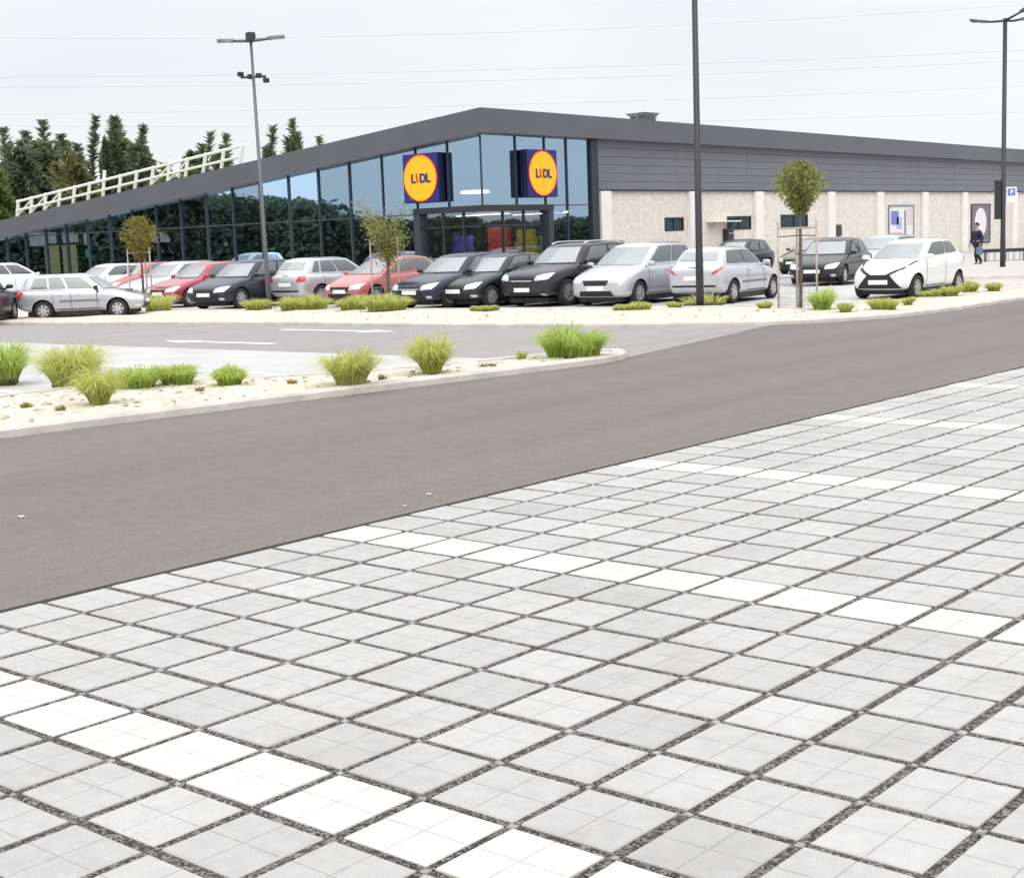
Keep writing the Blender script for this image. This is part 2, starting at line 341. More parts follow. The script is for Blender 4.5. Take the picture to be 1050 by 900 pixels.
o = bpy.data.objects.new('paver_crossings', me); COL.objects.link(o); tag(o, kind='structure')
# the dark seam along the asphalt edge and little pale stones on the road
m_seam = mat('edge_seam', (0.028, 0.025, 0.022), 0.95)
sheet('road_edge_seam', [(EDGE-0.065, -30), (EDGE, -30), (EDGE, 200), (EDGE-0.065, 200)], 0.0, m_seam)
lt = MB()
for px, py, r in ((22, 530, .024), (415, 519, .012), (440, 507, .018)):
    x, y = ground(px, py); bm = bmesh.new(); bmesh.ops.create_icosphere(bm, subdivisions=1, radius=r); bm.verts.index_update()
    lt.add([(x+p.co.x*1.4, y+p.co.y, 0.0+p.co.z*.4+.004) for p in bm.verts], [[p.index for p in f.verts] for f in bm.faces]); bm.free()
tag(lt.build('road_pebbles', mat('pale_pebble', (0.6, 0.58, 0.55), 0.9)), kind='stuff', label='small pale stones lying loose on the asphalt road')
# ------------------------------------------------------------------ the store
CX, CY = -37.64, 42.81; YEND = 118.0; XEND = -77.5; DEP = 0.93
m_fascia = mat('fascia_metal', (0.110, 0.113, 0.130), 0.45, metal=0.15, var=0.06, scale=0.6)
m_clad = mat('cladding_metal', (0.170, 0.173, 0.200), 0.42, metal=0.2, var=0.05, scale=0.5)
m_dark = mat('dark_frame', (0.022, 0.024, 0.032), 0.4)
m_mull = mat('mullion_metal', (0.05, 0.055, 0.07), 0.4, metal=0.3)
m_stone_w = mat('stone_wall', (0.50, 0.455, 0.405), 0.9); nt, n, l, b = nodes_of(m_stone_w)
tcs = n.new('ShaderNodeTexCoord').outputs['Object']; mps = n.new('ShaderNodeMapping'); mps.inputs['Rotation'].default_value = (0, R(90), R(90))
sxs = n.new('ShaderNodeSeparateXYZ'); l.new(tcs, sxs.inputs[0]); cxs = n.new('ShaderNodeCombineXYZ'); l.new(sxs.outputs[1], cxs.inputs[0]); l.new(sxs.outputs[2], cxs.inputs[1])
br = n.new('ShaderNodeTexBrick'); br.inputs['Scale'].default_value = 1.0; br.inputs['Brick Width'].default_value = 0.9; br.inputs['Row Height'].default_value = 0.4; br.inputs['Mortar Size'].default_value = 0.012
br.inputs['Color1'].default_value = (0.67, 0.63, 0.575, 1); br.inputs['Color2'].default_value = (0.71, 0.67, 0.615, 1); br.inputs['Mortar'].default_value = (0.64, 0.60, 0.55, 1)
l.new(cxs.outputs[0], br.inputs['Vector']); ns = add_noise(nt, tcs, 3.6, 8, 0.75)
l.new(mixc(nt, 0.7, br.outputs['Color'], mixc(nt, 1.0, br.outputs['Color'], ramp(nt, ns, [(0.34, (0.76, 0.75, 0.73)), (0.62, (1.12, 1.11, 1.10))]), 'MULTIPLY')), b.inputs['Base Color'])
add_bump(nt, ns, 0.4, 0.03)
m_pil = mat('pilaster_render', (0.76, 0.74, 0.70), 0.8, var=0.05, scale=1.5)

def glass_mat(name, refl, tint, trans, fac):
    m = bpy.data.materials.new(name); m.use_nodes = True; nt = m.node_tree; n = nt.nodes; l = nt.links
    n.remove(n['Principled BSDF']); out = n['Material Output']
    g = n.new('ShaderNodeBsdfGlossy'); g.inputs['Color'].default_value = (*tint, 1); g.inputs['Roughness'].default_value = 0.015
    t = n.new('ShaderNodeBsdfTransparent'); t.inputs['Color'].default_value = (*trans, 1)
    fr = n.new('ShaderNodeFresnel'); fr.inputs['IOR'].default_value = 1.5
    a = n.new('ShaderNodeMath'); a.operation = 'MULTIPLY_ADD'; l.new(fr.outputs[0], a.inputs[0]); a.inputs[1].default_value = 1-fac; a.inputs[2].default_value = fac
    mx = n.new('ShaderNodeMixShader'); l.new(a.outputs[0], mx.inputs[0]); l.new(t.outputs[0], mx.inputs[1]); l.new(g.outputs[0], mx.inputs[2]); l.new(mx.outputs[0], out.inputs['Surface'])
    # slight waviness of the panes
    tc = n.new('ShaderNodeTexCoord'); ns = n.new('ShaderNodeTexNoise'); ns.inputs['Scale'].default_value = 0.7; ns.inputs['Detail'].default_value = 1
    l.new(tc.outputs['Object'], ns.inputs['Vector']); bp = n.new('ShaderNodeBump'); bp.inputs['Strength'].default_value = 0.03; bp.inputs['Distance'].default_value = 0.12
    l.new(ns.outputs['Fac'], bp.inputs['Height']); l.new(bp.outputs['Normal'], g.inputs['Normal'])
    return m
m_glass = glass_mat('solar_glass', refl=0, tint=(0.56, 0.78, 1.0), trans=(0.30, 0.38, 0.42), fac=0.55)
m_glass2 = glass_mat('clear_glass', refl=0, tint=(0.75, 0.88, 1.0), trans=(0.70, 0.76, 0.78), fac=0.28)

store = thing('store_building', 'long low supermarket with grey fascia, glazed front and pale stone side wall', 'building', (0, 0, 0))
def ztop(x): return 6.84+(x-CX)*(6.84-3.78)/(CX+72.95)        # sloping top of the fascia on the glazed front
def zu(x): return ztop(x)-DEP
OV = 0.45
# fascia on the sloping front, fascia on the long side
f = MB(); y0, y1 = CY-OV, CY+0.3
xa, xb = XEND, CX+OV
f.add([(xa,y0,zu(xa)),(xb,y0,zu(xb)),(xb,y0,ztop(xb)),(xa,y0,ztop(xa)),(xa,y1,zu(xa)),(xb,y1,zu(xb)),(xb,y1,ztop(xb)),(xa,y1,ztop(xa))],
      [(0,1,2,3),(4,7,6,5),(0,4,5,1),(3,2,6,7),(0,3,7,4),(1,5,6,2)])
f.build('front_fascia', m_fascia, store)
f = MB(); x0, x1 = CX-0.3, CX+OV; zt0, zt1 = ztop(CX+OV), ztop(CX+OV)-0.42
ya, yb = y0+0.75+0.004, YEND
f.add([(x1,ya,zt0-DEP),(x1,yb,zt1-DEP+.08),(x1,yb,zt1),(x1,ya,zt0),(x0,ya,zt0-DEP),(x0,yb,zt1-DEP+.08),(x0,yb,zt1),(x0,ya,zt0)],
      [(0,1,2,3),(4,7,6,5),(0,4,5,1),(3,2,6,7),(0,3,7,4),(1,5,6,2)])
f.build('side_fascia', m_fascia, store)
# roof
rf = MB(); xr0 = XEND+0.05
rf.add([(xr0,CY+.3,ztop(xr0)-.12),(CX-.3,CY+.3,ztop(CX-.3)-.12),(CX-.3,YEND,ztop(CX-.3)-.54),(xr0,YEND,ztop(xr0)-.54)], [(0,1,2,3)])
rf.build('roof', mat('roof_membrane', (0.30, 0.31, 0.30), 0.9, var=0.1, scale=0.4), store)
# side wall: cladding panels above, stone below
c = MB(); zc = [3.80, 4.16, 4.51, 4.87, 5.22, 5.58, 5.93]
yw0 = 50.3; ys = [yw0+0.0, 56.5, 62.7, 68.9, 75.1, 81.3, 87.5, 93.7, 99.9, 106.1, YEND]
for a in range(6):
    for q in range(len(ys)-1):
        c.bevbox(CX-.25, CX-.02, ys[q]+.006, ys[q+1]-.006, zc[a]+.006, zc[a+1]-.006, .008)
c.build('wall_cladding', m_clad, store)
MB().box(CX-.3, CX-.12, yw0, YEND-.01, 3.76, 5.95).build('cladding_backing', m_dark, store)
sw = MB(); 
WIN = [(55.53, 57.12, 1.93, 2.56), (60.92, 63.19, 1.88, 2.55), (66.11, 68.97, 1.86, 2.58)]
cuts = [yw0]+[q for w_ in WIN for q in w_[:2]]+[YEND-.02]
xw0, xw1 = CX-.30, CX-.10
for k in range(0, len(cuts), 2): sw.box(xw0, xw1, cuts[k], cuts[k+1], -0.02, 3.755)
for (a, b2, z0, z1) in WIN: sw.box(xw0, xw1, a, b2, -0.02, z0); sw.box(xw0, xw1, a, b2, z1, 3.755)
sw.build('stone_wall', m_stone_w, store)
fl = MB().box(CX-.09, CX+.03, yw0, YEND-.03, 3.745, 3.795).build('drip_flashing', m_dark, store)
PILS = [50.85, 57.8, 63.75, 71.35, 77.2, 83.2, 89.1, 97.4, 103.5, 110]
for p in PILS: MB().bevbox(CX-.098, CX+.10, p-.38, p+.38, -0.02, 3.74, .015).build('pilaster', m_pil, store)
m_wglass = mat('window_glass', (0.05, 0.08, 0.09), 0.06, ior=1.7)
for (a, b2, z0, z1) in WIN:
    fr = MB(); t = .07
    for bx in ((a, b2, z0, z0+t), (a, b2, z1-t, z1), (a, a+t, z0+t, z1-t), (b2-t, b2, z0+t, z1-t), ((a+b2)/2-.03, (a+b2)/2+.03, z0+t, z1-t)):
        fr.box(CX-.22, CX-.085, *bx)
    w_ = fr.build('window', m_dark, store)
    MB().box(CX-.19, CX-.16, a+.05, b2-.05, z0+.05, z1-.05).build('pane', m_wglass, w_)
# dark fin at the end of the glazing
MB().box(CX-.2, CX+.12, 49.80, 50.28, -0.02, 5.9).build('end_fin', m_dark, store)
# inner structure seen through the glass
MB().box(XEND, CX-.2, CY+15, CY+15.2, -0.02, 5.0).build('interior_wall', mat('interior_wall', (0.34, 0.12, 0.10), 0.8, var=0.5, scale=0.35, col2=(0.30, 0.42, 0.34)), store)
MB().box(XEND, CX-.35, CY+.3, CY+15, -0.015, 0.01).build('interior_floor', mat('interior_floor', (0.25, 0.24, 0.23), 0.4), store)
MB().box(CX-15, CX-.4, 50.4, 50.5, 0.01, 5.5).build('interior_partition', mat('interior_partition', (0.32, 0.30, 0.27), 0.8), store)
MB().box(XEND, XEND+.25, CY+.02, CY+15, -0.02, zu(XEND)).build('end_wall', m_clad, store)
MB().box(XEND, XEND+.25, CY+15.3, YEND, -0.02, zu(XEND)-.3).build('rear_wall', m_clad, store)
# glazing: panels and mullions
def glaze_front(x0, x1, z0, z1f, m):          # z1f gives the sloping head
    return MB().add([(x0,CY,z0),(x1,CY,z0),(x1,CY,z1f(x1)),(x0,CY,z1f(x0))], [(0,1,2,3)])
g = MB(); mu = MB(); LZ = 3.10; TZ = 2.95
xs = [CX, CX-1.75, -41.15]+[-42.13-1.95*k for k in range(18)]
xs = [CX, -39.4, -41.15]+[-41.15-1.955*k for k in range(1, 18)]
for k in range(len(xs)-1):
    a, b2 = xs[k+1], xs[k]
    top = lambda x: zu(x)+.05
    zlo = LZ+.09 if k < 2 else 0.25
    hw = 0.014 if k < 4 else 0.036
    g.add([(a+.01,CY,zlo),(b2-.01,CY,zlo),(b2-.01,CY,top(b2)),(a+.01,CY,top(a))], [(0,1,2,3)])
    if k >= 1: 
        mu.box(b2-hw, b2+hw, CY-.07, CY+.1, zlo, top(b2)-.06)
for k in range(2, len(xs)-1):
    mu.box(xs[k+1]+.05, xs[k]-.05, CY-.05, CY+.08, TZ-.03, TZ+.03)
    mu.box(xs[k+1]+.05, xs[k]-.05, CY-.05, CY+.08, 0.0, 0.25)
g.build('front_glazing', m_glass, store); mu.build('front_mullions', m_mull, store)
g = MB(); mu = MB(); yg = [CY, 44.9, 46.75, 48.2, 49.78]
for k in range(4):
    zlo = LZ+.09 if k < 2 else 0.25
    g.add([(CX,yg[k]+.01,zlo),(CX,yg[k+1]-.01,zlo),(CX,yg[k+1]-.01,5.95),(CX,yg[k]+.01,5.95)], [(0,1,2,3)])
    if k: hw = .03 if k == 3 else .015; mu.box(CX-.1, CX+.06, yg[k]-hw, yg[k]+hw, zlo, 5.9)
mu.box(CX-.08, CX+.05, 46.8, 49.78, 0.0, 0.25); MB().box(CX-.08, CX+.05, 46.8, 49.74, 3.14, 3.18).build('side_transom', m_mull, store)
MB().box(CX-.03, CX+.03, CY-.03, CY+.03, LZ+.1, 5.9).build('corner_mullion', m_mull, store)
g.build('side_glazing', m_glass, store); mu.build('side_mullions', m_mull, store)
# entrance: dark lintel round the corner, posts and clear doors set back under it
e = MB().box(-41.3, CX+.16, CY-.16, CY+.25, LZ-.14, LZ+.09).box(CX-.25, CX+.16, CY+.254, 47.1, LZ-.14, LZ+.09)
e.build('entrance_lintel', m_dark, store)
MB().box(-41.3, -40.95, CY-.14, CY+.2, 0, LZ-.145).build('entrance_post', m_mull, store); MB().box(CX-.2, CX+.14, 46.75, 47.08, 0, LZ-.145).build('entrance_post', m_mull, store)
e = MB(); e.add([(-40.94,CY+.1,0.05),(CX-.1,CY+.1,0.05),(CX-.1,CY+.1,LZ-.15),(-40.94,CY+.1,LZ-.15)], [(0,1,2,3)]).add([(CX-.1,CY+.11,0.05),(CX-.1,46.74,0.05),(CX-.1,46.74,LZ-.15),(CX-.1,CY+.11,LZ-.15)], [(0,1,2,3)])
dr = e.build('entrance_doors', m_glass2, store)
e = MB()
for x in (-39.85, -38.75): e.box(x-.04, x+.04, CY+.05, CY+.15, 0, LZ-.15)
for y in (CY+1.3, CY+2.6): e.box(CX-.15, CX-.05, y-.04, y+.04, 0, LZ-.15)
e.box(-40.94, CX-.16, CY+.06, CY+.14, 2.35, 2.42); e.box(CX-.14, CX-.06, CY+.2, 46.74, 2.35, 2.42)
e.build('door_frame', m_dark, dr)

# the two sign boxes that stand out from the glass
m_blue = mat('sign_blue', (0.006, 0.018, 0.17), 0.35); m_navy = mat('sign_navy', (0.004, 0.006, 0.045), 0.4)
m_yel = mat('sign_yellow', (0.95, 0.50, 0.005), 0.35); m_red = mat('sign_red', (0.70, 0.02, 0.02), 0.35); m_letter = mat('sign_letter_blue', (0.03, 0.03, 0.16), 0.4)
def text_mesh(ch, size, m, parent, name, bold=0.035):
    cu = bpy.data.curves.new('txt', 'FONT'); cu.body = ch; cu.size = size; cu.extrude = 0.012; cu.offset = bold*size; cu.resolution_u = 3
    t = bpy.data.objects.new('txt', cu); COL.objects.link(t); bpy.context.view_layer.update()
    me = bpy.data.meshes.new_from_object(t.evaluated_get(bpy.context.evaluated_depsgraph_get())); bpy.data.objects.remove(t); bpy.data.curves.remove(cu)
    me.materials.clear(); me.materials.append(m); o = bpy.data.objects.new(name, me); COL.objects.link(o); o.parent = parent; return o
def sign(label, loc, rz, wd, ht, dp, cx):
    # local frame: x along the wall, -y out of the wall
    t = thing('store_sign', label, 'sign', loc, rz, 'round yellow signs on blue boxes at the store entrance')
    MB().bevbox(-wd/2, wd/2, -dp, -.004, 0, ht, .02).build('sign_box', m_navy, t)
    MB().box(-wd/2+.015, wd/2-.015, -dp-.012, -dp-.002, .015, ht-.015).build('sign_face', m_blue, t)
    r = ht*.485; cz = ht/2
    def disc(r0, r1, yy, th, name, m):
        b_ = MB(); b_.lathe([(yy, r0), (yy-th, r0), (yy-th, r1), (yy, r1)] if r0 > 0 else [(yy, r1), (yy-th, r1), (yy-th, 0.001)], 'y', 56, 0, (cx, 0, cz)); return b_.build(name, m, t)
    disc(r*.95, r, -dp-.013, .03, 'red_ring', m_red); d = disc(0, r*.95, -dp-.013, .022, 'yellow_disc', m_yel)
    sz = ht*.22; xs_ = [(-.60, 'L', m_letter), (-.26, 'i', m_red), (-.06, 'D', m_letter), (.34, 'L', m_letter)]
    for xo, ch, mm in xs_:
        o = text_mesh(ch, sz*1.15, mm, t, 'letter'); o.location = (cx+xo*r*.92+ .02, -dp-.045, cz-sz*.40+(0.02 if ch == 'i' else 0)); o.rotation_euler = (R(90), 0 if ch != 'i' else R(-8), 0)
    return t
# left sign on the front glazing: near end face is at x=-39.2
xe = hit(455.5, 157, 1, CY-.02).x; yo = hit(448.5, 160, 0, xe).y; dp = CY-yo
xl = hit(412.5, 160, 1, yo).x; zt = hit(448, 156, 1, yo).z; zb = hit(448, 207, 1, yo).z
print('sign L', xe, yo, dp, xl, zb, zt)
sign('yellow disc sign on a blue box, on the glass left of the corner', ((xe+xl)/2, CY-.075, zb), 0, xe-xl, zt-zb, dp-.075, 0.0)
ye = hit(531.5, 154, 0, CX+.02).y; xo = hit(540, 154, 1, ye).x; dp = xo-CX
yr = hit(570.5, 155, 0, xo).y; zt = hit(540, 153, 0, xo).z; zb = hit(540, 202, 0, xo).z
print('sign R', ye, xo, dp, yr, zb, zt)
sign('yellow disc sign on a blue box, on the glass right of the corner', (CX+.075, (ye+yr)/2, zb), R(90), yr-ye, zt-zb, dp-.075, 0.0)

# white guard rail standing along the lower roof edge
m_rail = mat('rail_white', (0.82, 0.82, 0.72), 0.5)
rl = thing('roof_guard_rail', 'white metal guard rail with slanted posts along the low end of the store roof', 'railing', (0, 0, 0))
YR = CY+0.55; a, b2 = hit(18, 215, 1, YR).x, hit(248, 168, 1, YR).x; nP = 15
def zr(x): return ztop(x)
rt = MB(); rt.tube([(a, YR, zr(a)+.98), (b2, YR, zr(b2)+.98)], .07, 8); rt.build('top_rail', m_rail, rl)
rt = MB(); rt.tube([(a-.15, YR+.02, zr(a)+.50), (b2-.15, YR+.02, zr(b2)+.50)], .065, 8); rt.build('middle_rail', m_rail, rl)
for k in range(nP):
    x = a+(b2-a)*k/(nP-1); big = k in (0, 6, 10)
    p = MB(); p.tube([(x-.30, YR+.06, zr(x)-.1), (x+.16, YR, zr(x)+(1.45 if big and k else 1.05))], .085, 8)
    p.tube([(x-.25, YR+.06, zr(x)+.02), (x-.25, YR+1.5, zr(x)+.02)], .05, 6); p.build('rail_post', m_rail, rl)
    if k < nP-1 and k in (0, 1, 2, 9, 10):
        p = MB(); x2 = a+(b2-a)*(k+1)/(nP-1); p.tube([(x-.2, YR+.03, zr(x)+.15), (x2, YR+.03, zr(x2)+.9)], .05, 6); p.build('rail_brace', m_rail, rl)
# plant unit on the long roof edge and a thin mast near the front
m_unit = mat('galvanised', (0.35, 0.36, 0.38), 0.5, metal=0.5)
q = at_depth(659, 122, 62); ux, uy, uz = q.x, q.y, 6.45
pu = thing('roof_vent_unit', 'small grey ventilation unit with flared cap on the roof edge', 'vent', (CX-1.2, hit(659, 120, 0, CX-1.2).y, 6.55))
MB().bevbox(-.42, .42, -.42, .42, 0, .62, .03).build('vent_body', mat('vent_dark', (0.12, 0.12, 0.13), 0.6), pu)
cpv = MB(); cpv.add([(-.55,-.62,.78),(.55,-.62,.78),(.55,.62,.78),(-.55,.62,.78),(-.4,-.45,.62),(.4,-.45,.62),(.4,.45,.62),(-.4,.45,.62)], [(0,1,2,3),(7,6,5,4),(0,4,5,1),(1,5,6,2),(2,6,7,3),(3,7,4,0)]); cpv.build('vent_cap', m_unit, pu)
for s in (-1, 1): MB().tube([(.2, s*.5, .1), (.2, s*.85, .75)], .04, 6).build('stay', m_unit, pu)
xm = hit(363, 140, 1, CY+3).x
ms = thing('roof_mast', 'thin grey mast with a small camera head on the sloping roof edge', 'mast', (xm, CY+3, ztop(xm)-.2)); MB().tube([(0, 0, 0), (0, 0, .72)], .03, 6).build('mast_pole', m_unit, ms); MB().bevbox(-.12, .16, -.08, .08, .62, .80, .02).build('camera_head', m_dark, ms)

# posters, a letter box and a small shelter on the stone wall
m_white = mat('poster_white', (0.72, 0.72, 0.75), 0.5); m_pblue = mat('poster_blue', (0.16, 0.19, 0.52), 0.5); m_pink = mat('poster_pink', (0.62, 0.36, 0.40), 0.5); m_lil = mat('poster_lilac', (0.42, 0.42, 0.66), 0.5); m_gray = mat('poster_grey', (0.22, 0.22, 0.25), 0.5)
XW = CX-.10
def poster(label, y0, y1, z0, z1, fm):
    t = thing('wall_poster', label, 'poster', (XW, y0, z0), 0, 'framed posters on the stone wall'); W_, H_ = y1-y0, z1-z0; fw = .10
    fr = MB().box(.002, .07, 0, W_, 0, fw).box(.002, .07, 0, W_, H_-fw, H_).box(.002, .07, 0, fw, fw+.001, H_-fw-.001).box(.002, .07, W_-fw, W_, fw+.001, H_-fw-.001); fr.build('frame', fm, t)
    MB().box(.002, .03, fw*.9, W_-fw*.9, fw*.9, H_-fw*.9).build('sheet', m_white, t); return t, W_, H_
t, W_, H_ = poster('framed poster with blue and pink patches on the pale stone wall', 78.45, 81.84, 0.6, 3.0, m_gray)
MB().box(.031, .036, .35, 1.35, 1.25, 2.05).build('blue_patch', m_pblue, t); MB().box(.031, .036, 1.1, 1.75, 1.0, 1.7).build('lilac_patch', m_lil, t); MB().box(.031, .036, .2, 1.9, .25, .8).build('pink_patch', m_pink, t)
MB().box(.031, .036, 2.1, 2.35, .2, 2.1).build('grey_figure', m_gray, t); MB().box(.031, .036, 2.5, 3.2, 1.2, 2.2).build('pink_band', mat('poster_rose', (0.66, 0.52, 0.52), 0.5), t)
t, W_, H_ = poster('dark framed poster with a large white round shape, above the walking person', 90.3, 93.4, 0.5, 3.0, m_dark)
MB().box(.0305, .033, .13, W_-.13, .13, H_-.13).build('dark_ground', mat('poster_brown', (0.17, 0.15, 0.17), 0.5), t)
MB().lathe([(.034, 0.001), (.045, .92), (.034, .95)], 'x', 40, 0, (0, W_/2, H_*.52)).build('white_round', m_white, t)
bx = thing('letter_box', 'black box fixed to the stone wall beneath a thin white shelf', 'box', (XW, hit(746, 240, 0, CX).y, 1.2)); MB().bevbox(.002, .3, -.28, .28, 0, .75, .03).build('box_body', m_dark, bx); MB().bevbox(-.0+.305, .33, -.2, .2, .5, .56, .004).build('slot', m_unit, bx)
sh = thing('wall_shelf', 'thin white canopy over the black box on the stone wall', 'canopy', (XW, hit(742, 228, 0, CX).y, 2.28)); MB().bevbox(.002, .5, -1.4, 1.0, 0, .06, .01).build('canopy_board', m_pil, sh)
for s in (-1.2, .8): MB().tube([(.02, s, -.3), (.42, s, 0.01)], .025, 6).build('bracket', m_unit, sh)
vt = thing('wall_vent', 'small dark square grille on the stone wall above the black car', 'vent', (XW, hit(860, 236, 0, CX).y, 1.35)); MB().bevbox(.002, .08, -.42, .42, 0, .62, .02).build('vent_frame', m_mull, vt); MB().box(.081, .09, -.34, .34, .07, .55).build('vent_grille', mat('vent_brown', (0.06, 0.045, 0.035), 0.7), vt)

# goods and displays standing behind the entrance glass
def display(label, x, y, w_, d_, h_, col, cat='display', col2=None):
    t = thing('display_stand', label, cat, (x, y, 0.012)); m = mat('display_colour', col, 0.6, var=0.25, scale=2.5)
    MB().bevbox(-w_/2, w_/2, -d_/2, d_/2, 0, h_*.55, .03).build('stand_base', m, t); MB().bevbox(-w_/2*.9, w_/2*.9, -d_/2*.5, d_/2*.5, h_*.55+.002, h_, .03).build('stand_top', mat('display_top', col2 or col, 0.6, var=0.2, scale=3), t)
display('purple display stand behind the entrance glass', -40.2, CY+1.6, 1.1, .5, 2.0, (0.25, 0.2, 0.75))
display('orange display stand behind the entrance glass', -38.9, CY+2.4, 1.2, .5, 2.3, (0.85, 0.35, 0.05), col2=(0.8, 0.12, 0.08))
display('yellow display stand behind the entrance corner', -38.3, CY+3.4, .9, .6, 2.2, (0.8, 0.62, 0.1))
display('pale green display stand behind the entrance side glass', -38.9, CY+4.6, .9, .8, 1.9, (0.55, 0.7, 0.25))
for k_, (lx, ly) in enumerate(((-39.6, CY+2.2), (-39.0, CY+5.2))):  # ceiling lamps added to lighten the interior behind the entrance glass
    t = thing('fill_strip_lamp', ('long lit ceiling strip lamp inside the entrance, nearer the front doors', 'long lit ceiling strip lamp inside the entrance, deeper inside the store')[k_], 'lamp', (lx, ly, 2.86), 0, 'added strip lamps that brighten the entrance')
    MB().bevbox(-1.5, 1.5, -.09, .09, 0, .07, .01).build('fill_lamp_tray', m_pil, t); MB().box(-1.45, 1.45, -.07, .07, -.012, -.002).build('fill_lamp_tube', mat('fill_tube_light', (.9, .9, .9), .5, emit=((1, .97, .9), 4.0)), t)
m_lit = mat('lit_panel', (0.8, 0.75, 0.5), 0.5, emit=((1.0, 0.85, 0.42), 0.55))
for k, (pa, pb) in enumerate(((46, 60), (64, 78))):
    xa, xb = hit(pa, 255, 1, CY+.8).x, hit(pb, 255, 1, CY+.8).x
    t = thing('lit_window_panel', ('warm yellow lit panel behind the low end glazing, left one of the pair', 'warm yellow lit panel behind the low end glazing, right one of the pair')[k], 'light panel', ((xa+xb)/2, CY+.8, 0.9), 0, 'lit panels behind the low end glazing')
    MB().bevbox(-(xb-xa)/2, (xb-xa)/2, -.03, .03, 0, 1.5, .01).build('panel_glow', m_lit, t); MB().box(-(xb-xa)/2-.05, (xb-xa)/2+.05, .04, .1, -.9, 1.6).build('panel_back', m_mull, t)
xe_ = hit(90, 258, 1, CY+1).x; t = thing('exit_light', 'small green lit exit sign behind the low end glazing', 'exit sign', (xe_, CY+1, 1.7)); MB().bevbox(-.2, .2, -.04, .04, 0, .42, .01).build('green_face', mat('exit_green', (0.1, 0.7, 0.4), 0.5, emit=((0.15, 0.9, 0.5), 0.6)), t); MB().tube([(0, 0, .42), (0, 0, 1.9)], .015, 6).build('hanger', m_mull, t)
t = thing('ceiling_lamp', 'white oval lamp hanging behind the corner glass between the two signs', 'lamp', tuple(at_depth(487, 197, 58.4)))
MB().lathe([(-.06, .001), (-.06, .55), (0, .62), (.06, .55), (.06, .001)], 'z', 32).build('lamp_disc', mat('lamp_white', (0.8, 0.8, 0.8), 0.5, emit=((1, 1, 1), 5.0)), t); MB().tube([(0, 0, .06), (0, 0, 1.9)], .02, 6).build('lamp_cord', m_mull, t)
# ------------------------------------------------------------------ cars
def paint(name, col, metal=0.0, rough=0.32): return mat(name, col, rough, metal=metal, coat=1.0 if max(col) > .1 else .45)
PAINT = dict(silver=paint('silver_paint', (0.47, 0.48, 0.51), 0.55), palesilver=paint('pale_silver_paint', (0.56, 0.56, 0.60), 0.5), white=paint('white_paint', (0.80, 0.80, 0.79)),
             black=paint('black_paint', (0.012, 0.012, 0.014)), navy=paint('navy_paint', (0.018, 0.02, 0.045), 0.2), darkblue=paint('dark_blue_paint', (0.018, 0.020, 0.034), 0.2), aubergine=paint('dark_purple_paint', (0.022, 0.016, 0.024), 0.2),
             red=paint('red_paint', (0.55, 0.035, 0.04)), faded=paint('faded_red_paint', (0.50, 0.125, 0.12)), crimson=paint('crimson_paint', (0.36, 0.03, 0.06)), olive=paint('olive_paint', (0.11, 0.085, 0.035), 0.2), green=paint('dark_green_paint', (0.015, 0.024, 0.024), 0.2))
m_cglass = mat('windscreen_glass', (0.13, 0.15, 0.155), 0.05, ior=3.8); m_sglass = mat('side_glass', (0.045, 0.055, 0.06), 0.05, ior=2.3); m_blackp = mat('black_plastic', (0.014, 0.014, 0.016), 0.55); m_tyre = mat('tyre_rubber', (0.022, 0.021, 0.021), 0.85)  # windscreen base colour raised to stand in for light inside the cars
m_rim = mat('rim_metal', (0.52, 0.52, 0.54), 0.35, metal=0.6); m_lamp = mat('headlamp_glass', (0.62, 0.64, 0.66), 0.12, metal=0.4, coat=1.0); m_tail = mat('tail_lamp_red', (0.55, 0.02, 0.03), 0.2, coat=1.0)
m_plate = mat('number_plate', (0.82, 0.82, 0.80), 0.5); m_chrome = mat('bright_trim', (0.65, 0.65, 0.67), 0.25, metal=0.9); m_grey = mat('grey_trim', (0.16, 0.16, 0.17), 0.5)

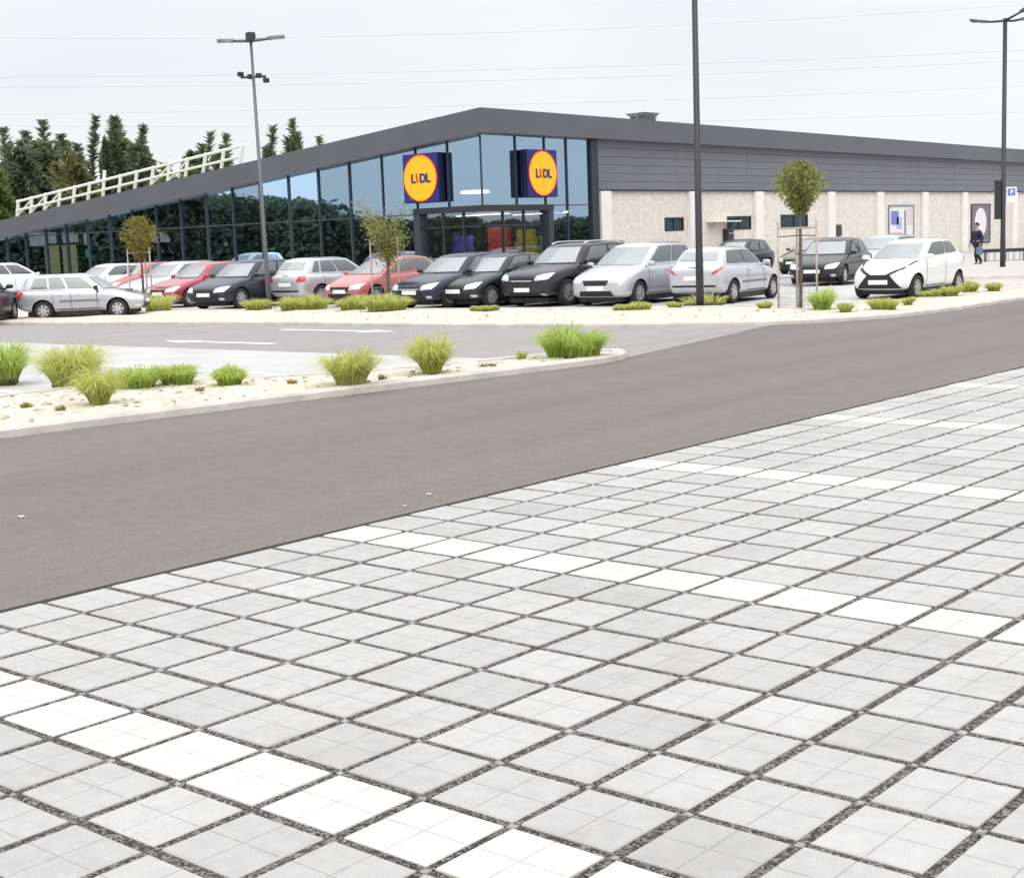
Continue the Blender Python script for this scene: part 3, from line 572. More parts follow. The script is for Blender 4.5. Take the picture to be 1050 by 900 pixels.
def interp(x, pts):
    pts = sorted(pts); 
    if x <= pts[0][0]: return pts[0][1]
    for (a, za), (b2, zb) in zip(pts, pts[1:]):
        if x <= b2: t = (x-a)/(b2-a); return za+(zb-za)*t
    return pts[-1][1]
KIND = {  # L, W, H, bonnet front height, cowl x z, roof front x, roof rear x, rear glass base x, belt rear z, tail z, wheel r, axles, glass splits
 'hatch':  dict(L=3.86, W=1.66, H=1.44, hf=.66, cx=.92, cz=.93, rf=.18, rr=-1.42, rb=-1.84, bz=.99, tz=.93, wr=.30, af=1.21, ar=-1.24, split=(.50,), hb=1),
 'sloped': dict(L=3.98, W=1.68, H=1.45, hf=.66, cx=1.15, cz=.92, rf=.10, rr=-1.36, rb=-1.88, bz=1.0, tz=.95, wr=.30, af=1.25, ar=-1.26, split=(.52,), hb=1),
 'five':   dict(L=4.15, W=1.73, H=1.48, hf=.68, cx=.95, cz=.95, rf=.20, rr=-1.58, rb=-1.99, bz=1.0, tz=.95, wr=.315, af=1.27, ar=-1.30, split=(.47, .80), hb=1),
 'mpv':    dict(L=4.28, W=1.80, H=1.61, hf=.74, cx=1.22, cz=1.0, rf=.25, rr=-1.72, rb=-2.06, bz=1.06, tz=1.0, wr=.315, af=1.34, ar=-1.35, split=(.45, .78), hb=1),
 'suv':    dict(L=4.55, W=1.84, H=1.66, hf=.86, cx=1.0, cz=1.10, rf=.35, rr=-1.86, rb=-2.19, bz=1.14, tz=1.08, wr=.36, af=1.36, ar=-1.34, split=(.45, .74), hb=1),
 'estate': dict(L=3.60, W=1.52, H=1.30, hf=.60, cx=.85, cz=.83, rf=.28, rr=-1.50, rb=-1.72, bz=.88, tz=.84, wr=.27, af=1.07, ar=-1.02, split=(.40, .68), hb=1),
 'city':   dict(L=3.46, W=1.62, H=1.46, hf=.70, cx=1.02, cz=.96, rf=.22, rr=-1.24, rb=-1.64, bz=1.08, tz=1.0, wr=.29, af=1.16, ar=-1.18, split=(.55,), hb=1),
 'sedan':  dict(L=4.30, W=1.72, H=1.43, hf=.66, cx=.95, cz=.93, rf=.22, rr=-1.10, rb=-1.62, bz=.98, tz=.97, wr=.31, af=1.30, ar=-1.28, split=(.50,), hb=0),
}
def greenhouse(P):
    """S(u,v): half shell from windscreen middle (u=0) round the side to the rear middle (u=1), v from belt to roof"""
    W2 = P['W']/2; yb, yr = W2*.90, W2*.70; N = 60
    base, roof = [], []
    bfc, bcr = Vector((P['cx']+.16, 0)), Vector((P['cx']-.16, yb)); brc, brr = Vector((P['rb']+.10, yb*.93)), Vector((P['rb']-.06, 0))
    rfc, rcr = Vector((P['rf']+.06, 0)), Vector((P['rf']-.10, yr)); rrc, rrr = Vector((P['rr']+.06, yr*.93)), Vector((P['rr']-.05, 0))
    def line(fc, cr, rc, rr, bulge):
        out = []
        for i in range(N+1):
            u = i/N
            if u < .27: t = u/.27; p = fc.lerp(cr, t); p.x += .05*math.sin(math.pi*t)*.6
            elif u < .73: t = (u-.27)/.46; p = cr.lerp(rc, t); p.y += bulge*math.sin(math.pi*t)
            else: t = (u-.73)/.27; p = rc.lerp(rr, t)
            out.append(p)
        for _ in range(4):
            q = out[:]
            for i in range(1, N): q[i] = (out[i-1]+out[i]*2+out[i+1])/4
            out = q
        out[0].y = 0; out[N].y = 0; return out
    B = line(bfc, bcr, brc, brr, .05); Rr = line(rfc, rcr, rrc, rrr, .045)
    def S(u, v):
        f = min(max(u, 0), 1)*N; i = min(int(f), N-1); t = f-i
        b = B[i].lerp(B[i+1], t); r = Rr[i].lerp(Rr[i+1], t)
        ts = min(1, max(0, (P['cx']-b.x)/(P['cx']-P['rb'])))
        zb = (P['cz']+(P['bz']-P['cz'])*ts)-.05; zr = P['H']-.085+.03*math.sin(math.pi*ts)-.02*(1 if u > .75 else 0)*(u-.75)*4
        k = v+.10*math.sin(math.pi*v)*.6                   # curved outward on the way up
        p = b.lerp(r, v); out = (p-(B[0]+B[N])/2); z = zb+(zr-zb)*min(1, k) if v < 1 else zr
        sc = 1+.016*math.sin(math.pi*v); return Vector((p.x, p.y*sc, z))
    return S, Rr
def patch(S, u0, u1, v0, v1, nu, nv, off, side, cut=None):
    mb = MB(); vs = []
    for j in range(nv+1):
        for i in range(nu+1):
            a = i/nu; v = v0+(v1-v0)*j/nv
            uu0, uu1 = u0, u1
            if cut: uu0, uu1 = cut(v, (u0, u1))
            u = uu0+(uu1-uu0)*a; p = S(u, v); e = 1e-3
            n = (S(u+e, v)-S(u-e, v)).cross(S(u, v+e)-S(u, v-e)); n = n.normalized()
            if n.dot(p-Vector((p.x*.4, 0, .6))) < 0: n = -n
            if abs(p.y) < 1e-6: n.y = 0
            q = p+n*off; vs.append((q.x, q.y*side, q.z))
    fs = [(j*(nu+1)+i, j*(nu+1)+i+1, (j+1)*(nu+1)+i+1, (j+1)*(nu+1)+i) for j in range(nv) for i in range(nu)]
    return mb.add(vs, fs)
SHELL = {}
def car_shell(kind):
    if kind in SHELL: return SHELL[kind]
    P = KIND[kind]; L, W, H = P['L'], P['W'], P['H']; h = L/2; W2 = W/2
    top = [(h, P['hf']-.12), (h-.10, P['hf']), (h-.40, P['hf']+.09), (P['cx'], P['cz']), (P['cx']-.3, P['cz']+.01), (P['rb']+.25, P['bz']), (P['rb'], P['bz']-.01), (-h+.06, P['tz']), (-h, P['tz']-.12)]
    g = .20 if kind != 'suv' else .27
    if not P['hb']: top = [q for q in top if q[0] > -h+.3]+[(-h+.25, P['tz']+.005), (-h+.06, P['tz']-.02), (-h, P['tz']-.14)]
    st = [(h, .36, .70), (h-.07, g+.05, .86), (h-.25, g, .955), (h-.52, g, .995), (P['af'], g, 1.0), (P['cx']-.05, g, 1.0), (.25, g, 1.0), (-.5, g, 1.0), (P['ar'], g, 1.0), (-h+.42, g+.03, .985), (-h+.20, g+.06, .95), (-h+.05, g+.12, .87), (-h, .42, .74)]
    vs = []; rings = []
    for (x, zb, wf) in st:
        zt = interp(x, top); w = W2*wf
        half = [(0, zb), (.80*w, zb), (.965*w, zb+.06), (.995*w, zb+(zt-zb)*.40), (1.0*w, zb+(zt-zb)*.62), (.975*w, zt-.09), (.90*w, zt-.01), (.55*w, zt+.025), (0, zt+.035)]
        ring = half+[(-y, z) for (y, z) in half[-2:0:-1]]; rings.append(len(ring)); vs += [(x, y, z) for (y, z) in ring]
    n = rings[0]; fs = [(i*n+k, i*n+(k+1) % n, (i+1)*n+(k+1) % n, (i+1)*n+k) for i in range(len(st)-1) for k in range(n)]
    fs += [tuple(range(n))[::-1], tuple((len(st)-1)*n+k for k in range(n))]
    low = MB().add(vs, fs).build('tmp_low', [], None)
    md = low.modifiers.new('s', 'SUBSURF'); md.levels = 2; md.render_levels = 2
    # wheel wells
    cut = MB()
    for ax in (P['af'], P['ar']):
        for s in (-1, 1):
            r = P['wr']+.055; ya, yb = (W2-.30)*s, (W2+.2)*s
            cut.lathe([(ya, .001), (ya, r), (yb, r), (yb, .001)], 'y', 32, 0, (ax, 0, P['wr']))
    mb_ = bpy.data.materials.get('paint_slot') or bpy.data.materials.new('paint_slot')
    co = cut.build('tmp_cut', [mb_, m_blackp]); co.data.polygons.foreach_set('material_index', [1]*len(co.data.polygons))
    low.data.materials.append(mb_); low.data.materials.append(m_blackp)
    bo = low.modifiers.new('b', 'BOOLEAN'); bo.operation = 'DIFFERENCE'; bo.object = co; bo.solver = 'EXACT'
    bpy.context.view_layer.update(); dg = bpy.context.evaluated_depsgraph_get(); dg.update()
    me = bpy.data.meshes.new_from_object(low.evaluated_get(dg))
    bm = bmesh.new(); bm.from_mesh(me)
    S, Rr = greenhouse(P)
    for side in (1, -1):
        nu, nv = 60, 10
        gs = [[bm.verts.new((S(i/nu, j/nv).x, S(i/nu, j/nv).y*side, S(i/nu, j/nv).z)) for i in range(nu+1)] for j in range(nv+1)]
        xm0, xm1 = P['rf']-.35, P['rr']+.35; prev = gs[-1]; rows = []
        for s_ in (.08, .2, .45, .75, 1.0):
            rr_ = []
            for i in range(nu+1):
                p = S(i/nu, 1.0); xc = min(max(p.x, xm1), xm0); x = xc+(p.x-xc)*(1-s_); y = p.y*(1-s_)*side
                rr_.append(bm.verts.new((x, y, p.z+(P['H']-p.z)*(1-(1-s_)**2.2))))
            rows.append(rr_)
        allr = gs+rows
        for j in range(len(allr)-1):
            for i in range(nu):
                q = [allr[j][i], allr[j][i+1], allr[j+1][i+1], allr[j+1][i]]
                if side < 0: q = q[::-1]
                try: f = bm.faces.new(q); f.material_index = 0
                except ValueError: pass
    bmesh.ops.remove_doubles(bm, verts=bm.verts[:], dist=0.0008)
    bmesh.ops.recalc_face_normals(bm, faces=bm.faces[:])
    for f in bm.faces: f.smooth = True
    for e in bm.edges:
        if len(e.link_faces) == 2 and e.calc_face_angle(0) > R(40): e.smooth = False
    bm.to_mesh(me); 
    bvh = BVHTree.FromBMesh(bm); bm.free()
    bpy.data.objects.remove(low); bpy.data.objects.remove(co)
    SHELL[kind] = (me, bvh, S, P); return SHELL[kind]
def decal(bvh, quad, axis, off=.008, nu=8, nv=6, rnd=0.0):
    """quad: four corners (a,b) as seen along the axis; projected on the shell and laid off it"""
    mb = MB(); pts = {}; org = {'front': Vector((6, 0, 0)), 'rear': Vector((-6, 0, 0)), 'left': Vector((0, 6, 0)), 'right': Vector((0, -6, 0)), 'top': Vector((0, 0, 6))}[axis]
    d = -org.normalized()
    for j in range(nv+1):
        for i in range(nu+1):
            s, t = i/nu, j/nv
            if rnd:
                cx_, cy_ = s*2-1, t*2-1; m_ = max(abs(cx_), abs(cy_)); ln = math.hypot(cx_, cy_)
                if ln > 1e-6: k = (m_/ln)*rnd+(1-rnd); cx_ *= k; cy_ *= k
                s, t = (cx_+1)/2, (cy_+1)/2
            a = Vector(quad[0]).lerp(Vector(quad[1]), s); b_ = Vector(quad[3]).lerp(Vector(quad[2]), s); p = a.lerp(b_, t)
            o = Vector(org)
            if axis in ('front', 'rear'): o.y, o.z = p[0], p[1]
            elif axis == 'top': o.x, o.y = p[0], p[1]
            else: o.x, o.z = p[0], p[1]
            loc, nn, _, _ = bvh.ray_cast(o, d)
            if loc is None: continue
            if nn.dot(d) > 0: nn = -nn
            pts[(i, j)] = loc+nn*off
    ids = {k: q for q, k in enumerate(pts)}
    fs = [(ids[(i, j)], ids[(i+1, j)], ids[(i+1, j+1)], ids[(i, j+1)]) for i in range(nu) for j in range(nv) if all(k in pts for k in ((i, j), (i+1, j), (i+1, j+1), (i, j+1))) and
          max((pts[(i, j)]-pts[(i+1, j+1)]).length, (pts[(i+1, j)]-pts[(i, j+1)]).length) < .45]
    return mb.add([p[:] for p in pts.values()], fs)
def strip(bvh, a, b, wd, axis, off=.006, n=10):
    a, b = Vector(a), Vector(b); d = (b-a).normalized(); pn = Vector((-d.y, d.x))*wd/2
    return decal(bvh, [a-pn, b-pn, b+pn, a+pn], axis, off, n, 1)

def make_car(kind, color, label, rails=False, style='plain', name='parked_car', clad=False, rimc=None):
    me0, bvh, S, P = car_shell(kind); L, W, H = P['L'], P['W'], P['H']; h = L/2; W2 = W/2
    root = thing(name, label, 'car', group='cars parked in front of the store')
    me = me0.copy(); me.materials[0] = PAINT[color]; me.name = 'body'
    body = bpy.data.objects.new('body', me); COL.objects.link(body); body.parent = root
    # glass
    patch(S, 0, .235, .13, .90, 20, 10, .010, 1).build('w', m_cglass, root, True).name = 'windscreen'
    ws = [o for o in root.children if o.name.startswith('windscreen')][0]
    hf = patch(S, 0, .235, .13, .90, 20, 10, .010, -1); o2 = hf.build('w2', m_cglass, None, True)
    bm = bmesh.new(); bm.from_mesh(ws.data); bm.from_mesh(o2.data); bmesh.ops.remove_doubles(bm, verts=bm.verts[:], dist=.002); bmesh.ops.recalc_face_normals(bm, faces=bm.faces[:]); bm.to_mesh(ws.data); bm.free(); ws.data.polygons.foreach_set('use_smooth', [True]*len(ws.data.polygons)); bpy.data.objects.remove(o2)
    rv0 = .34 if P['hb'] else .16
    rg = MB()
    for s in (1, -1):
        q = patch(S, .775, 1.0, rv0, .88, 16, 8, .010, s); rg.add(q.v, q.f)
    rg.build('rear_window', m_cglass, root, True)
    ed = [.305]+[.305+(.70-.305)*t for t in P['split']]+[.70]
    for s in (1, -1):
        for k in range(len(ed)-1):
            u0, u1 = ed[k]+(.008 if k else 0), ed[k+1]-(.008 if k < len(ed)-2 else 0)
            def cut(v, uu, k=k, u0=u0, u1=u1):
                a, b_ = u0, u1
                if k == 0: a = u0+(v-.2)*.03
                if k == len(ed)-2: b_ = u1-(1-v)*.02-(v*.03)
                return a, b_
            patch(S, u0, u1, .17, .88, 20, 10, .018, s, cut).build('side_window', m_sglass, root, True)
    # wheels
    for ax in (P['af'], P['ar']):
        for s in (1, -1):
            r = P['wr']; tw = .19; yo = (W2-.015)
            wl = bpy.data.objects.new('wheel', None); COL.objects.link(wl); wl.parent = root; wl.location = (ax, s*yo, r)
            t = MB().lathe([(-tw, r*.62), (-tw, r*.93), (-tw+.03, r), (-.03, r), (0, r*.93), (-.005, r*.66), (-.02, r*.62)], 'y', 28)
            rm = MB().lathe([(-.02, r*.66), (-.012, r*.60), (-.05, r*.56), (-.06, .001)], 'y', 28)
            hb = MB().lathe([(-.05, r*.17), (-.008, r*.14), (-.006, .001)], 'y', 14)
            rm.add(hb.v, hb.f)
            for k in range(7):
                a = 2*math.pi*k/7; ca_, sa_ = math.cos(a), math.sin(a); w1, w2 = r*.105, r*.085
                pp = []
                for (rr_, ww, yy) in ((r*.12, w1, -.012), (r*.60, w2, -.016)):
                    for q in (-1, 1): pp.append((rr_*ca_-q*ww*sa_, yy, rr_*sa_+q*ww*ca_)); 
                b4 = [(p[0], p[1]-.03, p[2]) for p in pp]
                rm.add(pp+b4, [(0,1,3,2),(4,6,7,5),(0,2,6,4),(1,5,7,3),(2,3,7,6)], 0)
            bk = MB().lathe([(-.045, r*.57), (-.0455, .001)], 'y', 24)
            if s < 0: 
                for q in (t, rm, bk): q.v = [(x, -y, z) for (x, y, z) in q.v]
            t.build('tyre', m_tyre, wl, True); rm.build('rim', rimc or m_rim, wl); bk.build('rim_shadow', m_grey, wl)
    # front: lamps, grille, intake, plate, bumper strip
    f0 = P['hf']
    if style == 'cross':     # white city car with a black trapezoid mouth and black bars rising from it
        decal(bvh, [(-.60, .27), (.60, .27), (.30, .60), (-.30, .60)], 'front', .010, 12, 8).build('grille', m_blackp, root, True)
        for s in (1, -1):
            strip(bvh, (s*.22, .58), (s*.60, .76), .055, 'front', .012, 12).build('black_bar', m_blackp, root, True)
            strip(bvh, (h-.34, s*.60), (P['cx']-.02, s*.71), .045, 'top', .010, 16).build('black_bar', m_blackp, root, True)
            decal(bvh, [(s*.42, .60), (s*.76, .70), (s*.74, .84), (s*.56, .78)], 'front', .011, 6, 5).build('headlight', m_lamp, root, True)
        pz = .42
    else:
        big = kind in ('suv',)
        gz0, gz1 = (f0-.20, f0-.07) if not big else (f0-.26, f0-.07)
        decal(bvh, [(-.34, gz0), (.34, gz0), (.40, gz1), (-.40, gz1)], 'front', .008, 10, 4).build('grille', m_blackp, root, True)
        if big or style == 'chrome': strip(bvh, (-.36, (gz0+gz1)/2), (.36, (gz0+gz1)/2), .03, 'front', .018, 10).build('chrome_bar', m_chrome, root, True)
        decal(bvh, [(-.52, .27), (.52, .27), (.48, .40), (-.48, .40)], 'front', .008, 10, 4).build('lower_intake', m_blackp, root, True)
        for s in (1, -1):
            hl = decal(bvh, [(s*W2*.45, f0-.17), (s*W2*.88, f0-.13), (s*W2*.93, f0+.05), (s*W2*.52, f0-.03)], 'front', .011, 8, 5, .35); hl.build('headlight', m_lamp, root, True)
            decal(bvh, [(s*.60, .30), (s*.74, .30), (s*.74, .37), (s*.60, .37)], 'front', .009, 4, 3, .5).build('fog_light', m_lamp, root, True)
        pz = .46
    loc = bvh.ray_cast(Vector((6, 0, pz)), Vector((-1, 0, 0)))[0]
    MB().bevbox(loc.x-.01, loc.x+.018, -.26, .26, pz-.055, pz+.055, .006).build('number_plate', m_plate, root)
    # rear: lamps, plate, bumper strip
    lz = P['tz']-.08
    for s in (1, -1):
        if style == 'slant': q = [(s*W2*.55, lz-.13), (s*W2*.86, lz-.02), (s*W2*.90, lz+.10), (s*W2*.72, lz+.02)]
        elif kind in ('estate', 'mpv', 'suv'): q = [(s*W2*.72, lz-.16), (s*W2*.93, lz-.16), (s*W2*.90, lz+.10), (s*W2*.74, lz+.10)]
        else: q = [(s*W2*.62, lz-.13), (s*W2*.92, lz-.13), (s*W2*.90, lz+.06), (s*W2*.68, lz+.04)]
        decal(bvh, q, 'rear', .011, 6, 5, .3).build('tail_light', m_tail, root, True)
    decal(bvh, [(-.72*W2, .44), (.72*W2, .44), (.72*W2, .49), (-.72*W2, .49)], 'rear', .010, 12, 2).build('bumper_strip', m_blackp, root, True)
    loc = bvh.ray_cast(Vector((-6, 0, .66)), Vector((1, 0, 0)))[0]
    MB().bevbox(loc.x-.018, loc.x+.01, -.26, .26, .605, .715, .006).build('number_plate', m_plate, root)
    # sides: mirrors, seams, handles, sill, moulding
    for s, ax in ((1, 'left'), (-1, 'right')):
        mz = P['cz']+.06; mx = P['cx']-.34; my = W2*.93
        bm = bmesh.new(); bmesh.ops.create_uvsphere(bm, u_segments=14, v_segments=8, radius=1); bm.verts.index_update()
        mm = MB().add([(mx+math.copysign(abs(v.co.x)**.6, v.co.x)*.055, s*(my+.12+math.copysign(abs(v.co.y)**.6, v.co.y)*.10), mz+math.copysign(abs(v.co.z)**.6, v.co.z)*.06) for v in bm.verts], [[v.index for v in f.verts] for f in bm.faces]); bm.free()
        mm.tube([(mx+.02, s*(my-.06), mz-.07), (mx+.01, s*(my+.08), mz-.03)], .03, 6)
        mm.build('mirror', PAINT[color] if color not in ('silver',) else m_blackp, root, True)
        xs_ = [P['cx']-.32]+[interp(t, [(0, P['cx']-.32), (1, P['rb']+.42)]) for t in P['split']]
        sm = MB()
        for x in xs_:
            q = strip(bvh, (x, .30), (x-.03, interp(x, [(P['rb'], P['bz']), (P['cx'], P['cz'])])-.06), .014, ax, .004, 14); sm.add(q.v, q.f)
        q = strip(bvh, (xs_[0], .31), (xs_[-1]-.02, .31), .012, ax, .004, 16); sm.add(q.v, q.f)
        sm.build('door_seams', m_blackp, root, True)
        for x in xs_[1:]:
            strip(bvh, (x+.06, P['cz']-.13), (x+.26, P['cz']-.12), .035, ax, .022, 5).build('door_handle', PAINT[color], root, True)
        strip(bvh, (P['af']-.42, .255), (P['ar']+.42, .255), .075, ax, .008, 18).build('sill_trim', m_blackp, root, True)
        if style in ('slant', 'moulding') or kind == 'estate':
            strip(bvh, (P['af']-.48, .53), (P['ar']+.48, .53), .05, ax, .014, 18).build('side_moulding', m_grey, root, True)
        if rails:
            pts = [(P['rf']-.15-(P['rf']-P['rr']-.3)*k/8, s*W2*.60, H-.035+.055*(0 if k in (0, 8) else 1)+.012*math.sin(math.pi*k/8)) for k in range(9)]
            MB().tube(pts, .022, 8).build('roof_rail', m_chrome, root, True)
    if clad:
        for ax in ('left', 'right'): strip(bvh, (P['af']-.45, .36), (P['ar']+.45, .36), .12, ax, .010, 18).build('lower_cladding', m_grey, root, True)
    MB().box(-h+.3, h-.3, -W2*.72, W2*.72, .11, .24).box(P['ar']+.45, P['af']-.45, -W2*.9, W2*.9, .112, .238).build('underbody', m_blackp, root)  # floor block widened to stop light and deepen the shade under the car
    return root
def yaw_of(az):   # heading given as degrees clockwise from the camera's axis
    a = R(az)-YAW; return math.atan2(math.cos(a), math.sin(a))
# ------------------------------------------------------------------ the parked cars
def settle(root, az, left=None, right=None, bottom=312):
    yaw = yaw_of(az); rot = Matrix.Rotation(yaw, 3, 'Z'); body = [o for o in root.children if o.name.startswith('body')][0]
    vs = [rot @ v.co for v in list(body.data.vertices)[::7]]; wc = [rot @ Vector((o.location.x, o.location.y*1.0, 0)) for o in root.children if o.name.startswith('wheel')]
    px = left if left is not None else right
    pos = Vector((*ground(px, bottom), 0)) + to_world(Vector((0.5, 1.5, 0)))
    for _ in range(14):
        xs = [project(pos+v)[0] for v in vs]; c = min(xs) if left is not None else max(xs); d = (pos-CAM).dot(CF)
        bot = max(((project(pos+v)[1], project(pos+v)[0]) for v in wc)); hor = 246-.0367*(bot[1]-525)
        pos += to_world(Vector((1, 0, 0)))*(px-c)*d/F_PX
        pos += to_world(Vector((0, 1, 0)))*d*((bot[0]-hor)/(bottom-hor)-1)*.8
    pos.z = 0.004; root.location = pos; root.rotation_euler = (0, 0, yaw)
    ps = [project(pos+v) for v in vs]; print('CAR %-40s x %.0f..%.0f  top %.0f  at %.1f %.1f' % (root['label'][:40], min(p[0] for p in ps), max(p[0] for p in ps), min(p[1] for p in ps), pos.x, pos.y))
F_, B_ = 220, 40
cars = [
 ('estate', 'silver', 'silver estate car seen side-on at the left, the longest one in front of the row', dict(az=86, left=17, bottom=329), dict()),
 ('five', 'darkblue', 'dark blue car cut by the left picture edge, behind the silver estate', dict(az=-4, right=19, bottom=337), dict()),
 ('mpv', 'white', 'white van-like car whose roof shows at the far left edge', dict(az=B_, left=-42, bottom=307), dict()),
 ('hatch', 'white', 'white car whose roof shows just above the side-on silver estate', dict(az=F_, left=58, bottom=309), dict()),
 ('hatch', 'faded', 'pale red car with its roof showing right behind the nose of the silver estate', dict(az=F_, left=96, bottom=307), dict()),
 ('five', 'palesilver', 'pale silver hatchback right behind the small yellowing staked tree', dict(az=F_, left=118, bottom=313), dict()),
 ('hatch', 'crimson', 'crimson hatchback half hidden by the dark blue hatchback on its right', dict(az=F_, left=150, bottom=315), dict()),
 ('five', 'darkblue', 'dark blue hatchback facing out, left of the camera lamp post', dict(az=F_-9, left=192, bottom=317), dict()),
 ('five', 'palesilver', 'silver hatchback seen from behind, right of the lamp post with cameras', dict(az=B_, left=277, bottom=313), dict()),
 ('sloped', 'faded', 'light red hatchback facing out behind the widest grass tufts of the row', dict(az=F_, left=333, bottom=314), dict()),
 ('five', 'navy', 'navy hatchback facing out, right of the light red car', dict(az=F_, left=402, bottom=316), dict(style='chrome')),
 ('hatch', 'green', 'small dark green hatchback with white number plate, left of the dark off-roader', dict(az=F_, left=447, bottom=315), dict()),
 ('suv', 'aubergine', 'tall dark off-roader with roof rails, left of the silver-white people carrier', dict(az=F_, left=514, bottom=313.5), dict(rails=True)),
 ('mpv', 'palesilver', 'silver-white people carrier facing out, next to the tall dark off-roader', dict(az=F_-3, left=587, bottom=313), dict()),
 ('hatch', 'palesilver', 'silver hatchback with slanted red rear lamps behind the tall central lamp post', dict(az=34, left=686, bottom=311.5), dict(style='slant')),
 ('five', 'black', 'black hatchback behind the right staked sapling, left of the white city car', dict(az=F_-10, right=894, bottom=293), dict()),
 ('city', 'white', 'white city car with a black trapezoid nose, rightmost of the parked cars', dict(az=F_+2, left=876, bottom=306), dict(style='cross')),
 ('hatch', 'olive', 'brownish olive car in the back lane, seen between the stakes of the right sapling', dict(az=F_, left=797, bottom=281), dict()),
 ('five', 'black', 'dark car of which the roof shows over the silver hatchback with slanted lamps', dict(az=F_-4, left=716, bottom=284), dict()),
 ('hatch', 'faded', 'pale red car in the back lane, showing past the silver hatchback with slanted lamps', dict(az=F_-6, right=792, bottom=279), dict()),
 ('five', 'silver', 'light silver car in the back lane between the black hatchback and the white city car', dict(az=F_, left=862, bottom=283), dict()),
]
for kind, colr, label, pos, kw in cars: settle(make_car(kind, colr, label, **kw), **pos)

# ------------------------------------------------------------------ lamp posts
m_pole = mat('pole_paint', (0.045, 0.045, 0.05), 0.45, metal=0.3); m_pole2 = mat('pole_galvanised', (0.13, 0.134, 0.145), 0.45, metal=0.5); m_lampw = mat('lamp_lens', (0.7, 0.7, 0.68), 0.3)
def lamp_post(label, px, py, top_py, r0, r1, arms, m, extras=None, tilt=0.0):
    x, y = ground(px, py); d = (Vector((x, y, 0))-CAM).dot(CF); tp = at_depth(px, top_py, d).z
    t = thing('lamp_post', label, 'lamp post', (x, y, 0), 0, 'tall lamp posts in the car park')
    MB().tube([(0, 0, 0), (0, 0, 1.2), (0, 0, 1.25), (0, 0, tp)], [r0, r0*.97, r0*.9, r1], 14).build('pole', m, t, True)
    b_ = MB(); b_.bevbox(-r0*2.2, r0*2.2, -r0*2.2, r0*2.2, 0, .04, .01)
    for sx_ in (-1, 1):
        for sy_ in (-1, 1): b_.lathe([(.04, .02), (.09, .02), (.09, .001)], 'z', 6, 0, (sx_*r0*1.6, sy_*r0*1.6, 0))
    b_.build('base_plate', m, t); MB().bevbox(-r0*.5, r0*.5, -r0*1.06, -r0*.7, .5, .95, .01).build('service_door', m, t)
    for (dirn, ln, up, curve) in arms:
        a = to_world(Vector((dirn[0], dirn[1], 0))).normalized(); pts = []
        for k in range(9): s = k/8; pts.append(a*(ln*s)+Vector((0, 0, tp-.08+up*s+curve*math.sin(math.pi*s*1.0)*-1)))
        ar = MB().tube(pts[:5], [.05, .045, .045, .04, .04], 8).build('lamp_arm', m, t, True)
        sd = Vector((-a.y, a.x, 0)); hd = MB(); 
        for k in range(4, 9):
            w_ = [.07, .14, .16, .15, .08][k-4]; c = pts[k]; o_ = len(hd.v)
            hd.v += [tuple(c+sd*w_+Vector((0, 0, -.03))), tuple(c-sd*w_+Vector((0, 0, -.03))), tuple(c-sd*w_*.7+Vector((0, 0, .05))), tuple(c+sd*w_*.7+Vector((0, 0, .05)))]
            if k > 4: hd.f += [(o_-4+q, o_-4+(q+1) % 4, o_+(q+1) % 4, o_+q) for q in range(4)]; hd.m += [0]*4
        hd.f += [(0, 1, 2, 3), (16, 17, 18, 19)]; hd.m += [0, 0]
        hh = hd.build('lamp_head', m, t); mid = pts[6]; ls = MB(); ls.add([tuple(mid+sd*.11+a*.25+Vector((0,0,-.036))), tuple(mid-sd*.11+a*.25+Vector((0,0,-.036))), tuple(mid-sd*.11-a*.25+Vector((0,0,-.036))), tuple(mid+sd*.11-a*.25+Vector((0,0,-.036)))], [(0,1,2,3)]); ls.build('lens', m_lampw, hh)
    if tilt: t.rotation_euler = (0, 0, 0); v = CF; t.rotation_mode = 'AXIS_ANGLE'; t.rotation_axis_angle = (tilt, CF.x, CF.y, 0)
    return t, tp
t, tp = lamp_post('slim grey lamp post with two level arms and a cluster of cameras, at the left', 276.5, 319, 44, .068, .038, [((-1, .15), .98, .05, 0), ((1, -.15), .98, .05, 0)], m_pole2, tilt=-R(.6))
MB().bevbox(-.11, .11, -.11, .11, tp-.1, tp+.16, .03).build('head_box', m_pole, t)
cr = to_world(Vector((1, 0, 0)))
MB().tube([tuple(cr*-.36+Vector((0, 0, tp-1.08))), tuple(cr*.36+Vector((0, 0, tp-1.08)))], .035, 8).build('camera_bracket', m_pole, t)
for s, dz in ((-.36, .08), (-.08, .0), (.16, .02), (.36, -.12)):
    c = cr*s; MB().bevbox(c.x-.055, c.x+.055, c.y-.09, c.y+.09, tp-1.14+dz, tp-1.0+dz, .03).build('camera', m_dark, t)
t, tp = lamp_post('dark lamp post in front of the silver hatchback, running out of the picture top', 718, 317, -70, .095, .06, [((-1, .3), 1.3, .25, .12), ((1, .3), 1.3, .25, .12)], m_pole)
t, tp = lamp_post('dark lamp post with curved arms and a small white sign, at the right edge', 1028, 277, 24, .10, .075, [((-1, .2), 1.25, .08, .05), ((.9, .5), 1.1, .14, .05), ((.45, -1), 1.5, .40, .02)], m_pole)
rp = t.location.copy()
bx_ = thing('pole_banner', 'narrow dark box fixed to the right lamp post under the white sign', 'box', (rp.x-cr.x*.17, rp.y-cr.y*.17, 1.9)); bx_.rotation_euler = (0, 0, YAW)
MB().bevbox(-.14, .06, -.1, .1, 0, 1.38, .02).build('banner_box', m_dark, bx_); MB().bevbox(-.16, .06, -.12, .12, 1.38, 1.44, .01).build('banner_cap', m_pole, bx_)
pz = at_depth(1036, 208, (rp-CAM).dot(CF)).z
